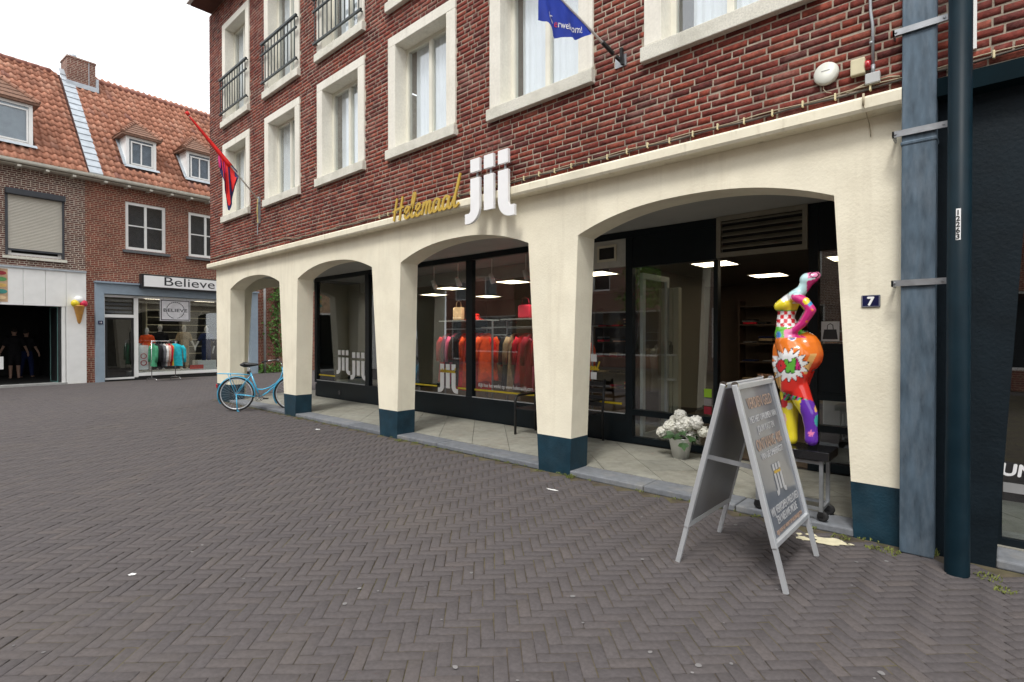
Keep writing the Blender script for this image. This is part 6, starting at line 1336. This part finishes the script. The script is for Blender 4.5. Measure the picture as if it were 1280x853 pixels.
def mannequin(s, o, shirt, pants, label, z0=0.27, scale=1.0, rz=0.0, arms_out=0.12, shorts=False, half=False, skin=None, cat='mannequin', name='mannequin', step=0.0, hair=None):
    r_ = thing(name, label, cat, LW(s,o,z0), LRZ+rz); k = scale; t = MB()
    def P(x,y,z): return (x*k,y*k,z*k)
    caps(t, [(P(0,0,1.66),0.085*k),(P(0,-0.01,1.60),0.07*k)]); t.ell(P(0,0,1.68),(0.075*k,0.095*k,0.115*k)); caps(t, [(P(0,0,1.58),0.05*k),(P(0,0,1.47),0.055*k)])
    t.ell(P(0,0.0,1.34),(0.19*k,0.115*k,0.19*k)); t.ell(P(0,0,1.12),(0.15*k,0.10*k,0.20*k)); t.ell(P(0,0,0.94),(0.165*k,0.115*k,0.14*k)); caps(t, [(P(-0.17,0,1.42),0.06*k),(P(0.17,0,1.42),0.06*k)])
    for q in (-1,1):
        caps(t, [(P(q*0.185,0,1.41),0.052*k),(P(q*(0.23+arms_out*0.4),0.01,1.14),0.042*k),(P(q*(0.25+arms_out),-0.04,0.90),0.032*k)]); t.ell(P(q*(0.255+arms_out),-0.05,0.83),(0.03*k,0.04*k,0.075*k))
        if not half: caps(t, [(P(q*0.09,0,0.92),0.085*k),(P(q*0.10,-0.01+q*step,0.50),0.06*k),(P(q*0.105,0.02+q*step*1.6,0.09),0.042*k)]); caps(t, [(P(q*0.105,0.02+q*step*1.6,0.05),0.04*k),(P(q*0.11,-0.11+q*step*1.6,0.035),0.032*k)])
    if half: caps(t, [(P(0,0,0.9),0.05*k),(P(0,0,0.02),0.03*k)])
    me = remesh(t, 0.018*k, 4); me.materials.append(skin or skin_white); put('body', me, None, r_)
    t = MB(); t.ell(P(0,0,1.33),(0.215*k,0.14*k,0.20*k)); t.ell(P(0,0,1.08),(0.185*k,0.13*k,0.24*k)); caps(t, [(P(-0.17,0,1.41),0.075*k),(P(0.17,0,1.41),0.075*k)])
    for q in (-1,1): caps(t, [(P(q*0.18,0,1.40),0.078*k),(P(q*(0.22+arms_out*0.3),0.01,1.20),0.068*k)])
    me = remesh(t, 0.02*k, 4); me.materials.append(cloth(shirt)); put('shirt', me, None, r_)
    if not half:
        t = MB(); t.ell(P(0,0,0.93),(0.185*k,0.135*k,0.13*k)); zl = 0.52 if shorts else 0.10
        for q in (-1,1): caps(t, [(P(q*0.09,0,0.90),0.10*k),(P(q*0.10,-0.01+q*step,max(zl,0.5)),0.082*k)] + ([] if shorts else [(P(q*0.105,0.02+q*step*1.6,zl),0.062*k)]))
        me = remesh(t, 0.02*k, 4); me.materials.append(cloth(pants)); put('trousers', me, None, r_)
    if hair:
        t = MB(); t.ell(P(0,0.012,1.705),(0.082*k,0.10*k,0.10*k)); build(t, 'hair', mat('dark_hair',(0.02,0.014,0.01),0.6), r_, smooth=True, world=False)
    return r_
mannequin(4.12,-0.42,'orange-red','orange-red','mannequin in bright orange shirt and shorts in the shop window',scale=0.92,shorts=True)
mannequin(4.75,-0.95,'black','black','mannequin in black top behind the orange one')
mannequin(5.45,-0.55,'tan','tan','mannequin in beige shirt and trousers in the shop window',scale=0.99)
mannequin(6.28,-0.55,'navy','navy','mannequin in navy shirt and jeans in the shop window',scale=0.97,arms_out=0.2)
mannequin(6.75,-0.40,'black','black','small mannequin in black shirt at the window end',scale=0.80)
t = MB(); t.box(-0.25,-0.01,0,0.25,0.01,0.16); wv_ = thing('window_notice','red and white notice low in the clothes shop window','notice',LW(5.75,-0.16,0.30),LRZ); build(t,'sheet',mat('notice_red',(0.55,0.05,0.03),0.5),wv_,world=False)
t = MB(); t.box(-0.15,-0.006,0,0.15,0.006,0.9); wv_ = thing('door_notice','tall white notice with red rings beside the shop door','notice',LW(3.92,-0.14,0.36),LRZ); build(t,'sheet',white_m,wv_,world=False)
for zc in (0.25,0.5):
    t = MB(); t.tube([(0.09*math.cos(a),-0.012,zc+0.09*math.sin(a)) for a in np.linspace(0,2*PI,22)],0.014,5); build(t,'ring',mat('ring_red',(0.5,0.02,0.03),0.5),wv_,world=False)
# rail of clothes on the street
RS = 4.15; RO_ = 1.05
kr = thing('street_clothes_rail', 'chrome clothes rail on castors in front of the clothes shop', 'clothes rail', LW(RS,RO_,0.0), LRZ+R(12))
t = MB(); t.tube([(-0.42,0,1.42),(0.42,0,1.42)],0.014,8); build(t,'top_bar',chrome_m,kr,smooth=True,world=False)
for q in (-0.42,0.42):
    t = MB(); t.tube([(q,0,0.10),(q,0,1.42)],0.014,8); build(t,'upright',chrome_m,kr,smooth=True,world=False)
    t = MB(); t.tube([(q,-0.28,0.0),(q,-0.27,0.07),(q,-0.2,0.11),(q,0.2,0.11),(q,0.27,0.07),(q,0.28,0.0)],0.013,8); build(t,'foot',chrome_m,kr,smooth=True,world=False)
for i, (q, c, lb, a) in enumerate([(-0.36,'green','dark green shirt at the shop end of the street rail',80),(-0.27,'black','black jacket on the street rail beside the green shirt',80),(-0.18,'black','black long-sleeved shirt near the middle of the street rail',75),(-0.08,'grey','grey shirt in the middle of the street rail',80),(0.02,'white','white shirt on the street rail',78),(0.11,'peach','peach striped shirt on the street rail beside the white one',78),(0.20,'crimson','crimson shirt on the street rail',75),(0.29,'yellow','yellow shirt behind the turquoise hoodie',60)]):
    w_ = FR[kr.name] @ Vector((q,0,1.33)); garment('rail_garment', lb, c, tuple(w_), LRZ+R(12+a), 0.80, 0.46, 0.08, 0.55, 1.0)
w_ = FR[kr.name] @ Vector((0.36,-0.06,1.33)); garment('rail_garment','turquoise hoodie hung facing the street on the end of the rail','cyan',tuple(w_),LRZ+R(-6),0.82,0.56,0.14,0.60,0.95)
# ice cream cone sign
ic = thing('ice_cream_sign', 'large plastic ice cream cone with white, yellow and red scoops on the snack bar pillar', 'sign', LW(1.94,0.20,2.01), LRZ)
t = MB(); t.lathe([(0.02,0),(0.05,0.06),(0.15,0.58),(0.165,0.60),(0.13,0.62)],(0,0,0),20); build(t,'cone',mat('cone_tan',(0.55,0.27,0.06),0.5,var=0.15,scale=10),ic,smooth=True,world=False)
for nm, c, p, r_ in (('yellow_scoop',(0.75,0.58,0.02),(-0.10,0,0.68),0.125),('red_scoop',(0.62,0.02,0.07),(0.11,-0.01,0.68),0.12),('white_scoop',(0.82,0.82,0.80),(0.0,0.03,0.80),0.14)):
    t = MB(); t.ell(p,(r_,r_,r_),18,12); build(t,nm,mat(nm,c,0.35,var=0.05),ic,smooth=True,world=False)
t = MB(); t.box(-0.03,0.0,0.25,0.03,0.14,0.45); build(t,'bracket',steel_m,ic,world=False)
# customers in the snack bar
skin = mat('skin',(0.42,0.25,0.18),0.55,var=0.05)
mannequin(0.95,-3.4,'black','black','person in dark printed shirt and black shorts standing with back turned in the snack bar',0.056,1.03,rz=PI,shorts=True,skin=skin,cat='person',name='person',hair=True)
mannequin(1.35,-3.8,'black','navy','person in dark top and jeans waiting deeper in the snack bar',0.056,1.0,rz=PI*0.8,skin=skin,cat='person',name='person',step=0.10,hair=True)
# ================================================================== SMALL THINGS ON THE GROUND
def blob(cx, cy, rx, ry, z, n=26, ir=0.25, h=0.002, ph=0.0):
    t = MB(); pts = [(cx+rx*(1+ir*math.sin(3*a+ph)+ir*0.6*math.sin(7*a+ph*2)+ir*0.3*math.sin(13*a))*math.cos(a), cy+ry*(1+ir*math.sin(2*a+ph)+ir*0.5*math.sin(5*a+1))*math.sin(a)) for a in np.linspace(0,2*PI,n,endpoint=False)]
    t.prism(pts, z, z+h, 'z'); return t
sp_m = mat('dried_cream_paint',(0.70,0.64,0.44),0.6,var=0.12,scale=20)
sp_ = thing('paint_spill','dried splash of cream paint on the pavers beside the pier','paint spill',(-0.95,4.66,0.003))
for i,(x,y,a,b) in enumerate([(-0.93,4.66,0.11,0.085),(-1.10,4.60,0.045,0.05),(-1.06,4.72,0.04,0.03),(-1.14,4.68,0.02,0.02),(-0.80,4.70,0.025,0.018)]): build(blob(x,y,a,b,0.0045,ph=i*1.7),'splash',sp_m,sp_)
scr = [(690,612,0.07,0.018,'curved white paper scrap on the pavers before the arcade pier'),(165,718,0.02,0.02,'round white speck of litter out on the open street'),(397,537,0.05,0.03,'crumpled white scrap on the pavers near the second pier')]
for px,py,a,b,lb in scr:
    p = at_z(px,py,0.004); t = blob(p[0],p[1],a,b,street_z(p[0],p[1])+0.0035,14,0.3,0.001); single(t,'paper_scrap',white_m,lb,'litter')
gm = blob(0,0,1,1,0,12,0.1); 
gum = MB(); random.seed(3)
for i in range(48):
    px = random.uniform(0,1280); py = 520 + 330*random.random()**0.8; p = at_z(px,py,0.0035)
    if p[1] > 4.6: continue
    r_ = random.uniform(0.005,0.017); b_ = blob(p[0],p[1],r_,r_*random.uniform(0.7,1.2),street_z(p[0],p[1])+0.0022,9,0.12,0.0003,i); gum.add(b_.v,b_.f)
o = build(gum,'gum_spots',mat('old_gum',(0.19,0.182,0.18),0.8,var=0.3)); o['kind'] = 'stuff'; o['label'] = 'pale flattened gum spots scattered over the pavers'; o['category'] = 'gum spots'
# moss and weeds in the joints along the walls
wd_ = MB(); 
def tuft(x, y, r_, n, h):
    for i in range(n):
        a = random.uniform(0,6.3); rr = r_*math.sqrt(random.random()); bx, by = x+rr*math.cos(a), y+rr*math.sin(a); hh = h*random.uniform(0.4,1.0); wv = 0.004
        d_ = (random.gauss(0,0.4)*hh, random.gauss(0,0.4)*hh); wd_.add([(bx-wv,by,0.0),(bx+wv,by,0.0),(bx+d_[0]+wv*1.2,by+d_[1],hh*0.7),(bx+d_[0]*1.6,by+d_[1]*1.6,hh)], [(0,1,2,3)])
for px,py,r_,n,h in [(713,597,0.05,60,0.04),(1160,692,0.06,70,0.05),(1050,672,0.07,40,0.02),(1110,690,0.09,50,0.018),(1090,685,0.05,40,0.02),(1235,722,0.08,50,0.02),(1255,738,0.06,40,0.02),(498,551,0.06,50,0.03),(372,524,0.06,40,0.03),(640,577,0.05,30,0.02)]:
    p = at_z(px,py,0.0); tuft(p[0],min(p[1],4.9),r_,n,h)
for i in range(110): x = random.uniform(-13,-0.6); tuft(x, D-0.02-abs(random.gauss(0,0.03)), 0.03, random.randint(4,14), 0.018)
o = build(wd_,'weeds',mat('moss_green',(0.13,0.15,0.03),0.8,var=0.4,scale=15)); o['kind'] = 'stuff'; o['label'] = 'small yellow-green weeds and moss in the paving joints'; o['category'] = 'weeds'
